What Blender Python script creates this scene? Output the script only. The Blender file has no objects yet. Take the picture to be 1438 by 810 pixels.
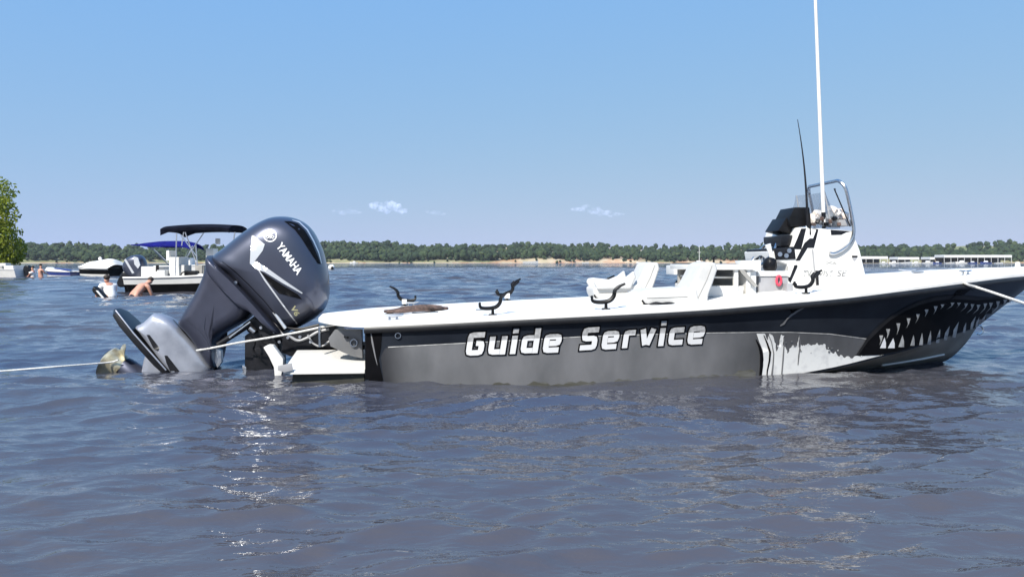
import bpy, bmesh, math, random
import numpy as np
from mathutils import Vector, Matrix, Euler
from mathutils.bvhtree import BVHTree
from mathutils import noise as mnoise

random.seed(7); np.random.seed(7)
sc = bpy.context.scene
COL = sc.collection
R = math.radians

# ------------------------------------------------------------------ camera, sky, sun, exposure
F, CX, HY, W0, H0, CAMZ = 1040.0, 719.0, 368.0, 1438.0, 810.0, 1.0
cam = bpy.data.cameras.new('camera'); camo = bpy.data.objects.new('camera', cam); COL.objects.link(camo)
camo.location = (0, 0, CAMZ); camo.rotation_euler = (R(90), 0, 0)
cam.sensor_width = 36.0; cam.lens = F / W0 * 36.0
cam.shift_y = -(H0 / 2 - HY) / W0
cam.clip_start = 0.05; cam.clip_end = 40000
sc.camera = camo

SUN = Vector((-0.40, -0.74, 0.84)).normalized()
w = bpy.data.worlds.new('World'); sc.world = w; w.use_nodes = True
nt = w.node_tree; nt.nodes.clear()
sky = nt.nodes.new('ShaderNodeTexSky'); sky.sky_type = 'NISHITA'; sky.sun_disc = False
sky.sun_elevation = math.asin(SUN.z); sky.sun_rotation = math.atan2(SUN.x, SUN.y)
sky.altitude = 150; sky.air_density = 1.0; sky.dust_density = 0.6; sky.ozone_density = 2.0
bg = nt.nodes.new('ShaderNodeBackground'); bg.inputs['Strength'].default_value = 0.10
wo = nt.nodes.new('ShaderNodeOutputWorld')
# summer haze: the whole sky is evened out channel by channel (bluer and flatter than clean air)
sp_ = nt.nodes.new('ShaderNodeSeparateColor'); cb0 = nt.nodes.new('ShaderNodeCombineColor'); nt.links.new(sky.outputs[0], sp_.inputs[0])
for ch, (k_, p_) in enumerate(((1.30, 0.46), (2.66, 0.18), (6.9, -0.15))):
    mx_ = nt.nodes.new('ShaderNodeMath'); mx_.operation = 'MAXIMUM'; mx_.inputs[1].default_value = 0.6
    pw_ = nt.nodes.new('ShaderNodeMath'); pw_.operation = 'POWER'; pw_.inputs[1].default_value = p_
    ml_ = nt.nodes.new('ShaderNodeMath'); ml_.operation = 'MULTIPLY'; ml_.inputs[1].default_value = k_
    nt.links.new(sp_.outputs[ch], mx_.inputs[0]); nt.links.new(mx_.outputs[0], pw_.inputs[0]); nt.links.new(pw_.outputs[0], ml_.inputs[0]); nt.links.new(ml_.outputs[0], cb0.inputs[ch])
nt.links.new(cb0.outputs[0], bg.inputs[0]); nt.links.new(bg.outputs[0], wo.inputs[0])
sl = bpy.data.lights.new('sun', 'SUN'); sl.energy = 4.6; sl.angle = R(0.53); sl.color = (1.0, 0.955, 0.88)
so = bpy.data.objects.new('sun', sl); COL.objects.link(so)
so.rotation_euler = SUN.to_track_quat('Z', 'Y').to_euler(); so.location = (-20, -20, 40)
sc.view_settings.view_transform = 'Standard'; sc.view_settings.look = 'None'
sc.view_settings.gamma = 1.0; sc.view_settings.use_curve_mapping = False
sc.view_settings.exposure = 0.60
sc.render.engine = 'CYCLES'
sc.cycles.use_denoising = True
sc.cycles.max_bounces = 6; sc.cycles.diffuse_bounces = 2; sc.cycles.glossy_bounces = 4
sc.cycles.transmission_bounces = 4; sc.cycles.transparent_max_bounces = 10; sc.cycles.volume_bounces = 4
sc.cycles.caustics_reflective = False; sc.cycles.caustics_refractive = False

# ------------------------------------------------------------------ materials
def mat(name, col, rough=0.5, metal=0.0, var=0.12, scale=6.0, bump=0.0, bscale=40.0, coat=0.0, col2=None,
        stretch=(1, 1, 1), spec=0.5, detail=6.0, lo=0.35, hi=0.65):
    m = bpy.data.materials.new(name); m.use_nodes = True
    n = m.node_tree.nodes; l = m.node_tree.links
    b = n['Principled BSDF']
    b.inputs['Roughness'].default_value = rough; b.inputs['Metallic'].default_value = metal
    b.inputs['Coat Weight'].default_value = coat; b.inputs['Coat Roughness'].default_value = 0.08
    b.inputs['Specular IOR Level'].default_value = spec
    tc = n.new('ShaderNodeTexCoord'); mp = n.new('ShaderNodeMapping'); mp.inputs['Scale'].default_value = stretch
    l.new(tc.outputs['Object'], mp.inputs[0])
    nz = n.new('ShaderNodeTexNoise'); nz.inputs['Scale'].default_value = scale; nz.inputs['Detail'].default_value = detail
    l.new(mp.outputs[0], nz.inputs['Vector'])
    cr = n.new('ShaderNodeValToRGB')
    c2 = col2 if col2 else tuple(min(1, c * (1 + var)) for c in col)
    c1 = col if col2 else tuple(c * (1 - var) for c in col)
    cr.color_ramp.elements[0].position = lo; cr.color_ramp.elements[1].position = hi
    cr.color_ramp.elements[0].color = (*c1, 1); cr.color_ramp.elements[1].color = (*c2, 1)
    l.new(nz.outputs[0], cr.inputs[0]); l.new(cr.outputs[0], b.inputs['Base Color'])
    if bump > 0:
        nb = n.new('ShaderNodeTexNoise'); nb.inputs['Scale'].default_value = bscale; nb.inputs['Detail'].default_value = 4
        l.new(mp.outputs[0], nb.inputs['Vector'])
        bp = n.new('ShaderNodeBump'); bp.inputs['Strength'].default_value = bump; bp.inputs['Distance'].default_value = 0.02
        l.new(nb.outputs[0], bp.inputs['Height']); l.new(bp.outputs[0], b.inputs['Normal'])
    return m

M = {}
M['gel'] = mat('white_gelcoat', (0.74, 0.73, 0.70), 0.32, var=0.05, scale=3, bump=0.05, bscale=60, coat=0.2)
M['deck'] = mat('nonskid_deck', (0.74, 0.73, 0.70), 0.6, var=0.06, scale=5, bump=0.25, bscale=160)
M['vinyl'] = mat('white_vinyl', (0.54, 0.535, 0.52), 0.5, var=0.05, scale=9, bump=0.12, bscale=25)
M['navy'] = mat('dark_wrap', (0.008, 0.010, 0.015), 0.34, scale=3.0, col2=(0.018, 0.022, 0.030), spec=0.3)
M['greywrap'] = mat('grey_wrap', (0.130, 0.132, 0.136), 0.26, scale=3.2, col2=(0.200, 0.200, 0.206), coat=0.4, stretch=(1.0, 1, 0.45), detail=9)
M['blackwrap'] = mat('black_wrap', (0.004, 0.004, 0.005), 0.55, var=0.3, spec=0.08)
M['lip'] = mat('lip_wrap', (0.022, 0.022, 0.024), 0.5, var=0.3, spec=0.15)
M['whitewrap'] = mat('white_wrap', (0.78, 0.78, 0.76), 0.35, scale=14, col2=(0.60, 0.60, 0.60), lo=0.5, hi=0.75)
M['tooth'] = mat('tooth_wrap', (0.62, 0.61, 0.58), 0.35, scale=20, col2=(0.34, 0.34, 0.33))
M['lettergrey'] = mat('letter_grey', (0.30, 0.30, 0.30), 0.35, scale=30, col2=(0.50, 0.50, 0.50))
M['bottom'] = mat('bottom_paint', (0.16, 0.155, 0.135), 0.5, scale=4, col2=(0.26, 0.25, 0.22), stretch=(0.5, 1, 2))
M['rub'] = mat('rub_rail_rubber', (0.012, 0.012, 0.013), 0.45, var=0.3, scale=14)
M['black'] = mat('black_plastic', (0.006, 0.006, 0.007), 0.45, var=0.3, scale=20, spec=0.25)
M['blackm'] = mat('black_paint', (0.009, 0.009, 0.011), 0.34, var=0.4, scale=12, coat=0.08, spec=0.35)
M['steel'] = mat('stainless', (0.55, 0.56, 0.57), 0.22, metal=1.0, var=0.08, scale=20)
M['alu'] = mat('aluminium', (0.62, 0.62, 0.63), 0.35, metal=1.0, var=0.1, scale=20)
M['cowl'] = mat('cowl_paint', (0.080, 0.087, 0.120), 0.33, metal=0.7, var=0.06, scale=3, coat=0.5)
M['mid'] = mat('mid_paint', (0.062, 0.067, 0.098), 0.42, metal=0.6, var=0.10, scale=6, coat=0.15)
M['gearcase'] = mat('gearcase_paint', (0.26, 0.28, 0.33), 0.36, metal=0.45, scale=5, col2=(0.40, 0.42, 0.48), bump=0.04)
M['prop'] = mat('propeller_metal', (0.34, 0.30, 0.20), 0.34, metal=0.6, scale=12, col2=(0.62, 0.59, 0.46))
M['silver'] = mat('silver_decal', (0.70, 0.71, 0.72), 0.28, metal=0.5, var=0.05)
M['whiteprint'] = mat('white_print', (0.80, 0.80, 0.80), 0.4, var=0.04)
M['gold'] = mat('gold_print', (0.55, 0.52, 0.30), 0.35, metal=0.4, var=0.08)
M['faded'] = mat('faded_print', (0.22, 0.22, 0.22), 0.6, scale=45, col2=(0.66, 0.66, 0.65), lo=0.48, hi=0.66)
M['skirt'] = mat('shaded_skirt', (0.020, 0.020, 0.014), 0.6, var=0.5, scale=7)  # dark colour carries the shadow below the platform
M['greyplas'] = mat('grey_plastic', (0.34, 0.34, 0.35), 0.5, var=0.08, scale=8)
M['dim'] = mat('cabinet_lining', (0.30, 0.29, 0.27), 0.7, var=0.1, scale=8)
M['red'] = mat('red_rubber', (0.55, 0.05, 0.09), 0.45, var=0.15)
M['rope'] = mat('white_rope', (0.66, 0.65, 0.62), 0.8, var=0.15, scale=60, bump=0.4, bscale=200)
M['oldrope'] = mat('brown_rope', (0.055, 0.040, 0.036), 0.9, scale=40, col2=(0.14, 0.09, 0.075), bump=0.5, bscale=150)
M['screen'] = mat('dark_screen', (0.006, 0.008, 0.010), 0.12, var=0.1)
M['canvas'] = mat('navy_canvas', (0.007, 0.008, 0.015), 0.9, spec=0.05, var=0.3, scale=5, bump=0.2, bscale=12)
M['bluecanvas'] = mat('blue_canvas', (0.010, 0.012, 0.13), 0.9, spec=0.05, var=0.25, scale=4, bump=0.2, bscale=10)
M['cover'] = mat('white_cover', (0.74, 0.73, 0.69), 0.8, var=0.06, scale=2.5, bump=0.5, bscale=5)
M['bluehull'] = mat('blue_hull', (0.03, 0.05, 0.20), 0.3, var=0.2)
M['skin'] = mat('skin', (0.52, 0.27, 0.19), 0.55, var=0.1, scale=9)
M['shirt'] = mat('white_shirt', (0.76, 0.75, 0.73), 0.85, var=0.07, scale=12, bump=0.6, bscale=14)
M['shorts'] = mat('dark_shorts', (0.012, 0.012, 0.016), 0.8, var=0.3)
M['hair'] = mat('brown_hair', (0.030, 0.020, 0.014), 0.7, var=0.3, scale=40)
M['bark'] = mat('bark', (0.10, 0.07, 0.045), 0.9, var=0.35, scale=8, bump=0.8, bscale=18)
M['roofwhite'] = mat('white_roofing', (0.70, 0.70, 0.69), 0.5, var=0.06, scale=0.6)
M['dockwood'] = mat('dock_wood', (0.16, 0.13, 0.10), 0.8, var=0.3, scale=3)

def glass_mat():
    m = bpy.data.materials.new('windshield_acrylic'); m.use_nodes = True
    n = m.node_tree.nodes; l = m.node_tree.links; n.clear()
    o = n.new('ShaderNodeOutputMaterial'); mx = n.new('ShaderNodeMixShader'); tr = n.new('ShaderNodeBsdfTransparent')
    gl = n.new('ShaderNodeBsdfPrincipled'); gl.inputs['Base Color'].default_value = (0.45, 0.47, 0.50, 1)
    gl.inputs['Roughness'].default_value = 0.08
    tr.inputs[0].default_value = (0.80, 0.83, 0.86, 1); mx.inputs[0].default_value = 0.12
    l.new(tr.outputs[0], mx.inputs[1]); l.new(gl.outputs[0], mx.inputs[2]); l.new(mx.outputs[0], o.inputs[0])
    return m
M['glass'] = glass_mat()

# ------------------------------------------------------------------ mesh helpers
def spline(pts, n, closed=False):
    """Catmull-Rom through pts, n samples per segment."""
    P = [np.array(p, float) for p in pts]; out = []
    k = len(P)
    for i in range(k if closed else k - 1):
        p1, p2 = P[i], P[(i + 1) % k]
        p0 = P[(i - 1) % k] if (closed or i > 0) else 2 * p1 - p2
        p3 = P[(i + 2) % k] if (closed or i + 2 < k) else 2 * p2 - p1
        for j in range(n):
            t = j / n
            out.append(0.5 * ((2 * p1) + (-p0 + p2) * t + (2 * p0 - 5 * p1 + 4 * p2 - p3) * t * t + (-p0 + 3 * p1 - 3 * p2 + p3) * t ** 3))
    if not closed: out.append(P[-1])
    return out

class MB:
    def __init__(s): s.v = []; s.f = []; s.m = []
    def add(s, vs, fs, mi=0):
        o = len(s.v); s.v += [tuple(map(float, p)) for p in vs]; s.f += [tuple(i + o for i in f) for f in fs]; s.m += [mi] * len(fs); return s
    def box(s, c, size, rot=None, mi=0):
        hx, hy, hz = [q / 2 for q in size]
        vs = [Vector((x, y, z)) for x in (-hx, hx) for y in (-hy, hy) for z in (-hz, hz)]
        if rot: e = Euler(rot).to_matrix(); vs = [e @ p for p in vs]
        vs = [p + Vector(c) for p in vs]
        return s.add(vs, [(0, 1, 3, 2), (4, 6, 7, 5), (0, 4, 5, 1), (2, 3, 7, 6), (0, 2, 6, 4), (1, 5, 7, 3)], mi)
    def cyl(s, p0, p1, r0, r1=None, n=12, mi=0):
        return s.tube([p0, p1], [r0, r0 if r1 is None else r1], n, mi)
    def tube(s, path, r, n=8, mi=0):
        P = [Vector(p) for p in path]; k = len(P)
        rr = r if isinstance(r, (list, tuple)) else [r] * k
        vs = []; fs = []; prev = None
        for i in range(k):
            t = (P[min(i + 1, k - 1)] - P[max(i - 1, 0)]).normalized()
            if prev is None:
                a = Vector((0, 0, 1)) if abs(t.z) < 0.9 else Vector((0, 1, 0)); u = t.cross(a).normalized()
            else:
                u = (prev - t * prev.dot(t)).normalized()
            prev = u; q = t.cross(u)
            for j in range(n):
                an = 2 * math.pi * j / n
                vs.append(P[i] + (u * math.cos(an) + q * math.sin(an)) * rr[i])
        for i in range(k - 1):
            for j in range(n):
                fs.append((i * n + j, i * n + (j + 1) % n, (i + 1) * n + (j + 1) % n, (i + 1) * n + j))
        fs.append(tuple(range(n - 1, -1, -1))); fs.append(tuple((k - 1) * n + j for j in range(n)))
        return s.add(vs, fs, mi)
    def prism(s, poly, y0, y1, mi=0):
        n = len(poly); vs = [(p[0], y0, p[1]) for p in poly] + [(p[0], y1, p[1]) for p in poly]
        fs = [tuple(range(n)), tuple(range(2 * n - 1, n - 1, -1))] + [(i, n + i, n + (i + 1) % n, (i + 1) % n) for i in range(n)]
        return s.add(vs, fs, mi)
    def inflate(s, prof, wd, rings, mi=0, cen=None, yc=0.0):
        """body from a side profile (x,z): rings = (y fraction, scale towards the centre)"""
        P = np.array(prof); c = P.mean(0) if cen is None else np.array(cen); n = len(P)
        seq = [(-y, k) for y, k in reversed(rings)] + [(y, k) for y, k in rings[1:]]
        vs = []; fs = []
        for y, k in seq:
            Q = c + (P - c) * k
            vs += [(q[0], yc + y * wd, q[1]) for q in Q]
        for i in range(len(seq) - 1):
            for j in range(n): fs.append((i * n + j, i * n + (j + 1) % n, (i + 1) * n + (j + 1) % n, (i + 1) * n + j))
        b0 = len(vs); vs.append((c[0], yc + seq[0][0] * wd, c[1])); vs.append((c[0], yc + seq[-1][0] * wd, c[1]))
        for j in range(n):
            fs.append((b0, (j + 1) % n, j)); o = (len(seq) - 1) * n; fs.append((b0 + 1, o + j, o + (j + 1) % n))
        return s.add(vs, fs, mi)
    def loft(s, secs, caps=True, closed=True, mi=0):
        n = len(secs[0]); vs = [p for q in secs for p in q]; fs = []
        for i in range(len(secs) - 1):
            for j in range(n if closed else n - 1):
                fs.append((i * n + j, i * n + (j + 1) % n, (i + 1) * n + (j + 1) % n, (i + 1) * n + j))
        if caps and closed:
            fs.append(tuple(range(n - 1, -1, -1))); o = (len(secs) - 1) * n; fs.append(tuple(o + j for j in range(n)))
        return s.add(vs, fs, mi)
    def blob(s, c, r, sub=2, amp=0.15, fr=2.0, mi=0, seed=0):
        bm = bmesh.new(); bmesh.ops.create_icosphere(bm, subdivisions=sub, radius=1)
        vs = []
        for v in bm.verts:
            d = 1 + amp * mnoise.noise(v.co * fr + Vector((seed * 7.1, seed * 3.3, 0)))
            vs.append((c[0] + v.co.x * r[0] * d, c[1] + v.co.y * r[1] * d, c[2] + v.co.z * r[2] * d))
        bm.verts.index_update(); fs = [tuple(q.index for q in f.verts) for f in bm.faces]; bm.free()
        return s.add(vs, fs, mi)
    def build(s, name, mats, parent=None, smooth=True, bevel=0.0, seg=2, fix=True, angle=40):
        me = bpy.data.meshes.new(name); me.from_pydata(s.v, [], s.f)
        for m_ in (mats if isinstance(mats, (list, tuple)) else [mats]): me.materials.append(m_)
        if any(s.m): me.polygons.foreach_set('material_index', s.m)
        if fix or bevel:
            bm = bmesh.new(); bm.from_mesh(me)
            if fix: bmesh.ops.recalc_face_normals(bm, faces=bm.faces)
            if bevel > 0:
                es = [e for e in bm.edges if len(e.link_faces) == 2 and e.calc_face_angle(0) > R(35)]
                bmesh.ops.bevel(bm, geom=es, offset=bevel, segments=seg, profile=0.7, affect='EDGES', clamp_overlap=True)
            bm.to_mesh(me); bm.free()
        if smooth:
            me.polygons.foreach_set('use_smooth', [True] * len(me.polygons))
            me.set_sharp_from_angle(angle=R(angle))
        me.update()
        o = bpy.data.objects.new(name, me); COL.objects.link(o)
        if parent: o.parent = parent
        return o

def tag(o, label=None, cat=None, group=None, kind=None):
    if label: o['label'] = label
    if cat: o['category'] = cat
    if group: o['group'] = group
    if kind: o['kind'] = kind
    return o
def empty(name, loc=(0, 0, 0), rz=0.0):
    o = bpy.data.objects.new(name, None); COL.objects.link(o); o.location = loc; o.rotation_euler = (0, 0, rz); o.empty_display_size = 0.3
    return o
def at(u, v, Y):
    """world point seen at photo pixel (u,v) at depth Y"""
    return Vector(((u - CX) / F * Y, Y, CAMZ - (v - HY) / F * Y))

# ------------------------------------------------------------------ boat frame (x forward, y to port, z up from the waterline)
TH = R(4.5); cB, sB = math.cos(TH), math.sin(TH)
T0 = Vector((-1.20 - sB * 1.08, 6.05 + cB * 1.08, 0))
def to_local(p): d = Vector(p) - T0; return Vector((cB * d.x + sB * d.y, -sB * d.x + cB * d.y, d.z))
def to_world(p): return Vector((T0.x + cB * p[0] - sB * p[1], T0.y + sB * p[0] + cB * p[1], p[2]))
CL = to_local((0, 0, CAMZ))
def rayl(u, v):
    d = Vector(((u - CX) / F, 1.0, -(v - HY) / F)); return Vector((cB * d.x + sB * d.y, -sB * d.x + cB * d.y, d.z))
def P(u, v, y):
    d = rayl(u, v); t = (y - CL.y) / d.y; return CL + d * t
def PX(pts, y): return [(P(u, v, y).x, P(u, v, y).z) for u, v in pts]
def bvh_of(o): return BVHTree.FromPolygons([v.co.copy() for v in o.data.vertices], [tuple(p.vertices) for p in o.data.polygons])
def cast(bvh, u, v, off):
    d = rayl(u, v).normalized(); h = bvh.ray_cast(CL, d)
    if h[0] is None:
        q = CL + d * 6.5
        for _ in range(4):
            h = bvh.find_nearest(q); q = CL + d * ((h[0] - CL).length)
    n = h[1] if h[1].dot(d) < 0 else -h[1]
    return h[0] + n * off
def decal(name, bvh, polys, m, parent, off=0.003, step=6.0, build=True, flat_tris=None):
    """flat print: 2D outlines laid onto the surface hit, cut fine enough to follow it"""
    bm = bmesh.new()
    for poly in polys:
        vs = [bm.verts.new((p[0], p[1], 0)) for p in poly]
        try: bm.faces.new(vs)
        except ValueError: pass
    if flat_tris:
        vs = [bm.verts.new((p[0], p[1], 0)) for p in flat_tris[0]]
        for f in flat_tris[1]:
            try: bm.faces.new([vs[i] for i in f])
            except ValueError: pass
    bmesh.ops.triangulate(bm, faces=bm.faces)
    xs = [v.co.x for v in bm.verts]; ys = [v.co.y for v in bm.verts]
    for lo, hi, ax in ((min(xs), max(xs), 0), (min(ys), max(ys), 1)):
        q = math.floor(lo / step) * step + step
        while q < hi:
            co = Vector((q, 0, 0)) if ax == 0 else Vector((0, q, 0)); no = Vector((1, 0, 0)) if ax == 0 else Vector((0, 1, 0))
            bmesh.ops.bisect_plane(bm, geom=bm.verts[:] + bm.edges[:] + bm.faces[:], plane_co=co, plane_no=no)
            q += step
    for v in bm.verts: v.co = cast(bvh, v.co.x, v.co.y, off)
    for f in bm.faces:
        f.normal_update()
        if f.normal.dot(f.calc_center_median() - CL) > 0: f.normal_flip()
        f.smooth = True
    me = bpy.data.meshes.new(name); bm.to_mesh(me); bm.free(); me.materials.append(m)
    o = bpy.data.objects.new(name, me); COL.objects.link(o); o.parent = parent
    return o
def ribbon(line, wd):
    """outline of a polyline of width wd with mitred joints (wd may be a list)"""
    P2 = [np.array(p, float) for p in line]; k = len(P2); a = []; b = []
    for i in range(k):
        d0 = P2[i] - P2[i - 1] if i > 0 else P2[1] - P2[0]; d1 = P2[i + 1] - P2[i] if i < k - 1 else d0
        d0 = d0 / np.linalg.norm(d0); d1 = d1 / np.linalg.norm(d1)
        n0 = np.array([-d0[1], d0[0]]); n1 = np.array([-d1[1], d1[0]]); mm = n0 + n1; mm = mm / np.linalg.norm(mm)
        hw = (wd[i] if isinstance(wd, (list, tuple)) else wd) / 2 / max(0.35, mm.dot(n0))
        a.append(P2[i] + mm * hw); b.append(P2[i] - mm * hw)
    return [[a[i], a[i + 1], b[i + 1], b[i]] for i in range(k - 1)]

def text_tris(txt, offset=0.0, shear=0.0):
    cu = bpy.data.curves.new('t', 'FONT'); cu.body = txt; cu.offset = offset; cu.shear = shear; cu.size = 1.0; cu.resolution_u = 3
    o = bpy.data.objects.new('t', cu); COL.objects.link(o)
    dg = bpy.context.evaluated_depsgraph_get(); me = bpy.data.meshes.new_from_object(o.evaluated_get(dg))
    vs = [(v.co.x, v.co.y) for v in me.vertices]; fs = [tuple(p.vertices) for p in me.polygons]
    bpy.data.objects.remove(o); bpy.data.curves.remove(cu); bpy.data.meshes.remove(me)
    return vs, fs
def text_px(txt, p0, p1, height, offset=0.0, shear=0.0, flip=False):
    """text laid from pixel p0 to p1 (baseline), cap height in pixels"""
    vs, fs = text_tris(txt, offset, shear)
    x0 = min(v[0] for v in vs); x1 = max(v[0] for v in vs); y1 = max(v[1] for v in vs)
    a = np.array(p0, float); d = np.array(p1, float) - a; n = np.array([d[1], -d[0]]) / np.linalg.norm(d)
    return [tuple(a + d * ((x - x0) / (x1 - x0)) + n * (y / y1 * height)) for x, y in vs], fs

#@@STRUCTURE
# ------------------------------------------------------------------ water
def axis(fine_lo, fine_hi, step, grow, far):
    a = list(np.arange(fine_lo, fine_hi + 1e-6, step)); s_ = step
    while a[-1] < far: s_ *= grow; a.append(a[-1] + s_)
    s_ = step
    while a[0] > -far: s_ *= grow; a.insert(0, a[0] - s_)
    return np.array(a)
def water():
    xs = axis(-9.0, 9.0, 0.045, 1.10, 6000)
    ys = [1.7]
    while ys[-1] < 5000:
        y = ys[-1]; ys.append(y + (max(0.015, 0.005 * y) if y < 16 else 0.0075 * y if y < 150 else 0.05 * y))
    b = [1.7]; s_ = 0.05
    while b[-1] > -3000: s_ *= 1.35; b.append(b[-1] - s_)
    ys = np.array(b[:0:-1] + ys)
    X, Y = np.meshgrid(xs, ys)
    DX = np.gradient(xs)[None, :] + 0 * Y; DY = np.gradient(ys)[:, None] + 0 * X
    rng = np.random.RandomState(11)
    Z = np.zeros_like(X); HX = np.zeros_like(X); HYd = np.zeros_like(X)
    N = 110
    OPEN = 1.0 + 2.0 * np.clip((Y - 9) / 22, 0, 1)
    # calm and gusty areas
    G = 0.80 + 0.20 * np.sin(X * 0.9 + 1.3 * np.sin(Y * 0.45)) * np.sin(Y * 0.7 + 0.5 * X + 1.0)
    for i in range(N):
        lam = 0.09 * (3.2 / 0.09) ** ((i + rng.rand()) / N)
        k = 2 * math.pi / lam
        an = R(-80) + rng.normal() * R(30)
        dx, dy = math.cos(an), math.sin(an)
        st = 0.052 if lam < 0.30 else max(0.014, 0.052 * (0.30 / lam) ** 1.1)
        st *= 0.7 + 0.6 * rng.rand()
        A = st / k
        att = np.clip((np.minimum(lam / abs(dx) / DX, lam / abs(dy) / DY) - 2.5) / 2.5, 0, 1) * (OPEN if lam > 0.45 else 1.0)
        ph = k * (X * dx + Y * dy) + rng.rand() * 6.283 + 0.9 * np.sin(X * 0.31 * (1 + rng.rand()) + Y * 0.23 + rng.rand() * 6)
        g = G if lam < 0.7 else 1.0
        Z += A * att * g * np.sin(ph); c = np.cos(ph) * A * att * g * 0.9
        HX += c * dx; HYd += c * dy
    X = X + HX; Y = Y + HYd
    # earth stays flat: one sheet to the horizon
    ny, nx = X.shape
    V = np.stack([X, Y, Z], -1).reshape(-1, 3).astype(np.float32)
    idx = np.arange(ny * nx).reshape(ny, nx)
    Q = np.stack([idx[:-1, :-1], idx[:-1, 1:], idx[1:, 1:], idx[1:, :-1]], -1).reshape(-1, 4)
    me = bpy.data.meshes.new('lake_water')
    me.vertices.add(len(V)); me.vertices.foreach_set('co', V.ravel())
    me.loops.add(Q.size); me.loops.foreach_set('vertex_index', Q.ravel().astype(np.int32))
    me.polygons.add(len(Q)); me.polygons.foreach_set('loop_start', np.arange(0, Q.size, 4, dtype=np.int32))
    me.polygons.foreach_set('use_smooth', np.ones(len(Q), bool))
    me.update(); me.validate()
    m = bpy.data.materials.new('lake_water'); m.use_nodes = True; n = m.node_tree.nodes; l = m.node_tree.links
    b_ = n['Principled BSDF']; b_.inputs['Roughness'].default_value = 0.03; b_.inputs['IOR'].default_value = 1.62
    tc = n.new('ShaderNodeTexCoord')
    def nz(scale, stretch, detail=3.0, rough=0.55):
        mp = n.new('ShaderNodeMapping'); mp.inputs['Scale'].default_value = stretch; mp.inputs['Rotation'].default_value = (0, 0, R(9))
        t = n.new('ShaderNodeTexNoise'); t.inputs['Scale'].default_value = scale; t.inputs['Detail'].default_value = detail
        t.inputs['Roughness'].default_value = rough
        l.new(tc.outputs['Object'], mp.inputs[0]); l.new(mp.outputs[0], t.inputs['Vector']); return t
    t1 = nz(0.22, (0.6, 1, 1), 4)
    cr = n.new('ShaderNodeValToRGB'); cr.color_ramp.elements[0].position = 0.35; cr.color_ramp.elements[1].position = 0.7
    cr.color_ramp.elements[0].color = (0.032, 0.040, 0.068, 1); cr.color_ramp.elements[1].color = (0.070, 0.064, 0.062, 1)
    l.new(t1.outputs[0], cr.inputs[0])
    # silt stirred up in the shallows by the beach, clearer bluer water further out
    s0 = n.new('ShaderNodeSeparateXYZ'); l.new(tc.outputs['Object'], s0.inputs[0])
    m0 = n.new('ShaderNodeMapRange'); m0.interpolation_type = 'SMOOTHSTEP'; m0.inputs[1].default_value = 1.5; m0.inputs[2].default_value = 6.0; l.new(s0.outputs[1], m0.inputs[0])
    c2_ = n.new('ShaderNodeMixRGB'); c2_.inputs[1].default_value = (0.066, 0.060, 0.064, 1); l.new(m0.outputs[0], c2_.inputs[0]); l.new(cr.outputs[0], c2_.inputs[2])
    l.new(c2_.outputs[0], b_.inputs['Base Color'])
    # sheltered by the beach close in, gustier out on the open lake
    sy = n.new('ShaderNodeSeparateXYZ'); l.new(tc.outputs['Object'], sy.inputs[0])
    gy = n.new('ShaderNodeMapRange'); gy.inputs[1].default_value = 8; gy.inputs[2].default_value = 70; gy.inputs[3].default_value = 0.02; gy.inputs[4].default_value = 1.8
    l.new(sy.outputs[1], gy.inputs[0])
    prev = None
    for sc_, stx, dist, st, det in ((0.8, (0.40, 1, 1), 0.75, 0, 2.0), (3.5, (0.5, 1, 1), 0.11, 0, 3.0), (13, (0.40, 1, 1), 0.0110, 0.8, 2.5), (34, (0.45, 1, 1), 0.0045, 0.8, 2.0)):
        t = nz(sc_, stx, det); bp = n.new('ShaderNodeBump'); bp.inputs['Strength'].default_value = st; bp.inputs['Distance'].default_value = dist
        (l.new(gy.outputs[0], bp.inputs['Strength']) if st == 0 else None); l.new(t.outputs[0], bp.inputs['Height'])
        if prev: l.new(prev.outputs[0], bp.inputs['Normal'])
        prev = bp
    l.new(prev.outputs[0], b_.inputs['Normal'])
    me.materials.append(m)
    o = bpy.data.objects.new('lake_water', me); COL.objects.link(o); tag(o, 'rippled brown and blue lake water with small waves', 'water', kind='structure')
water()

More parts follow.
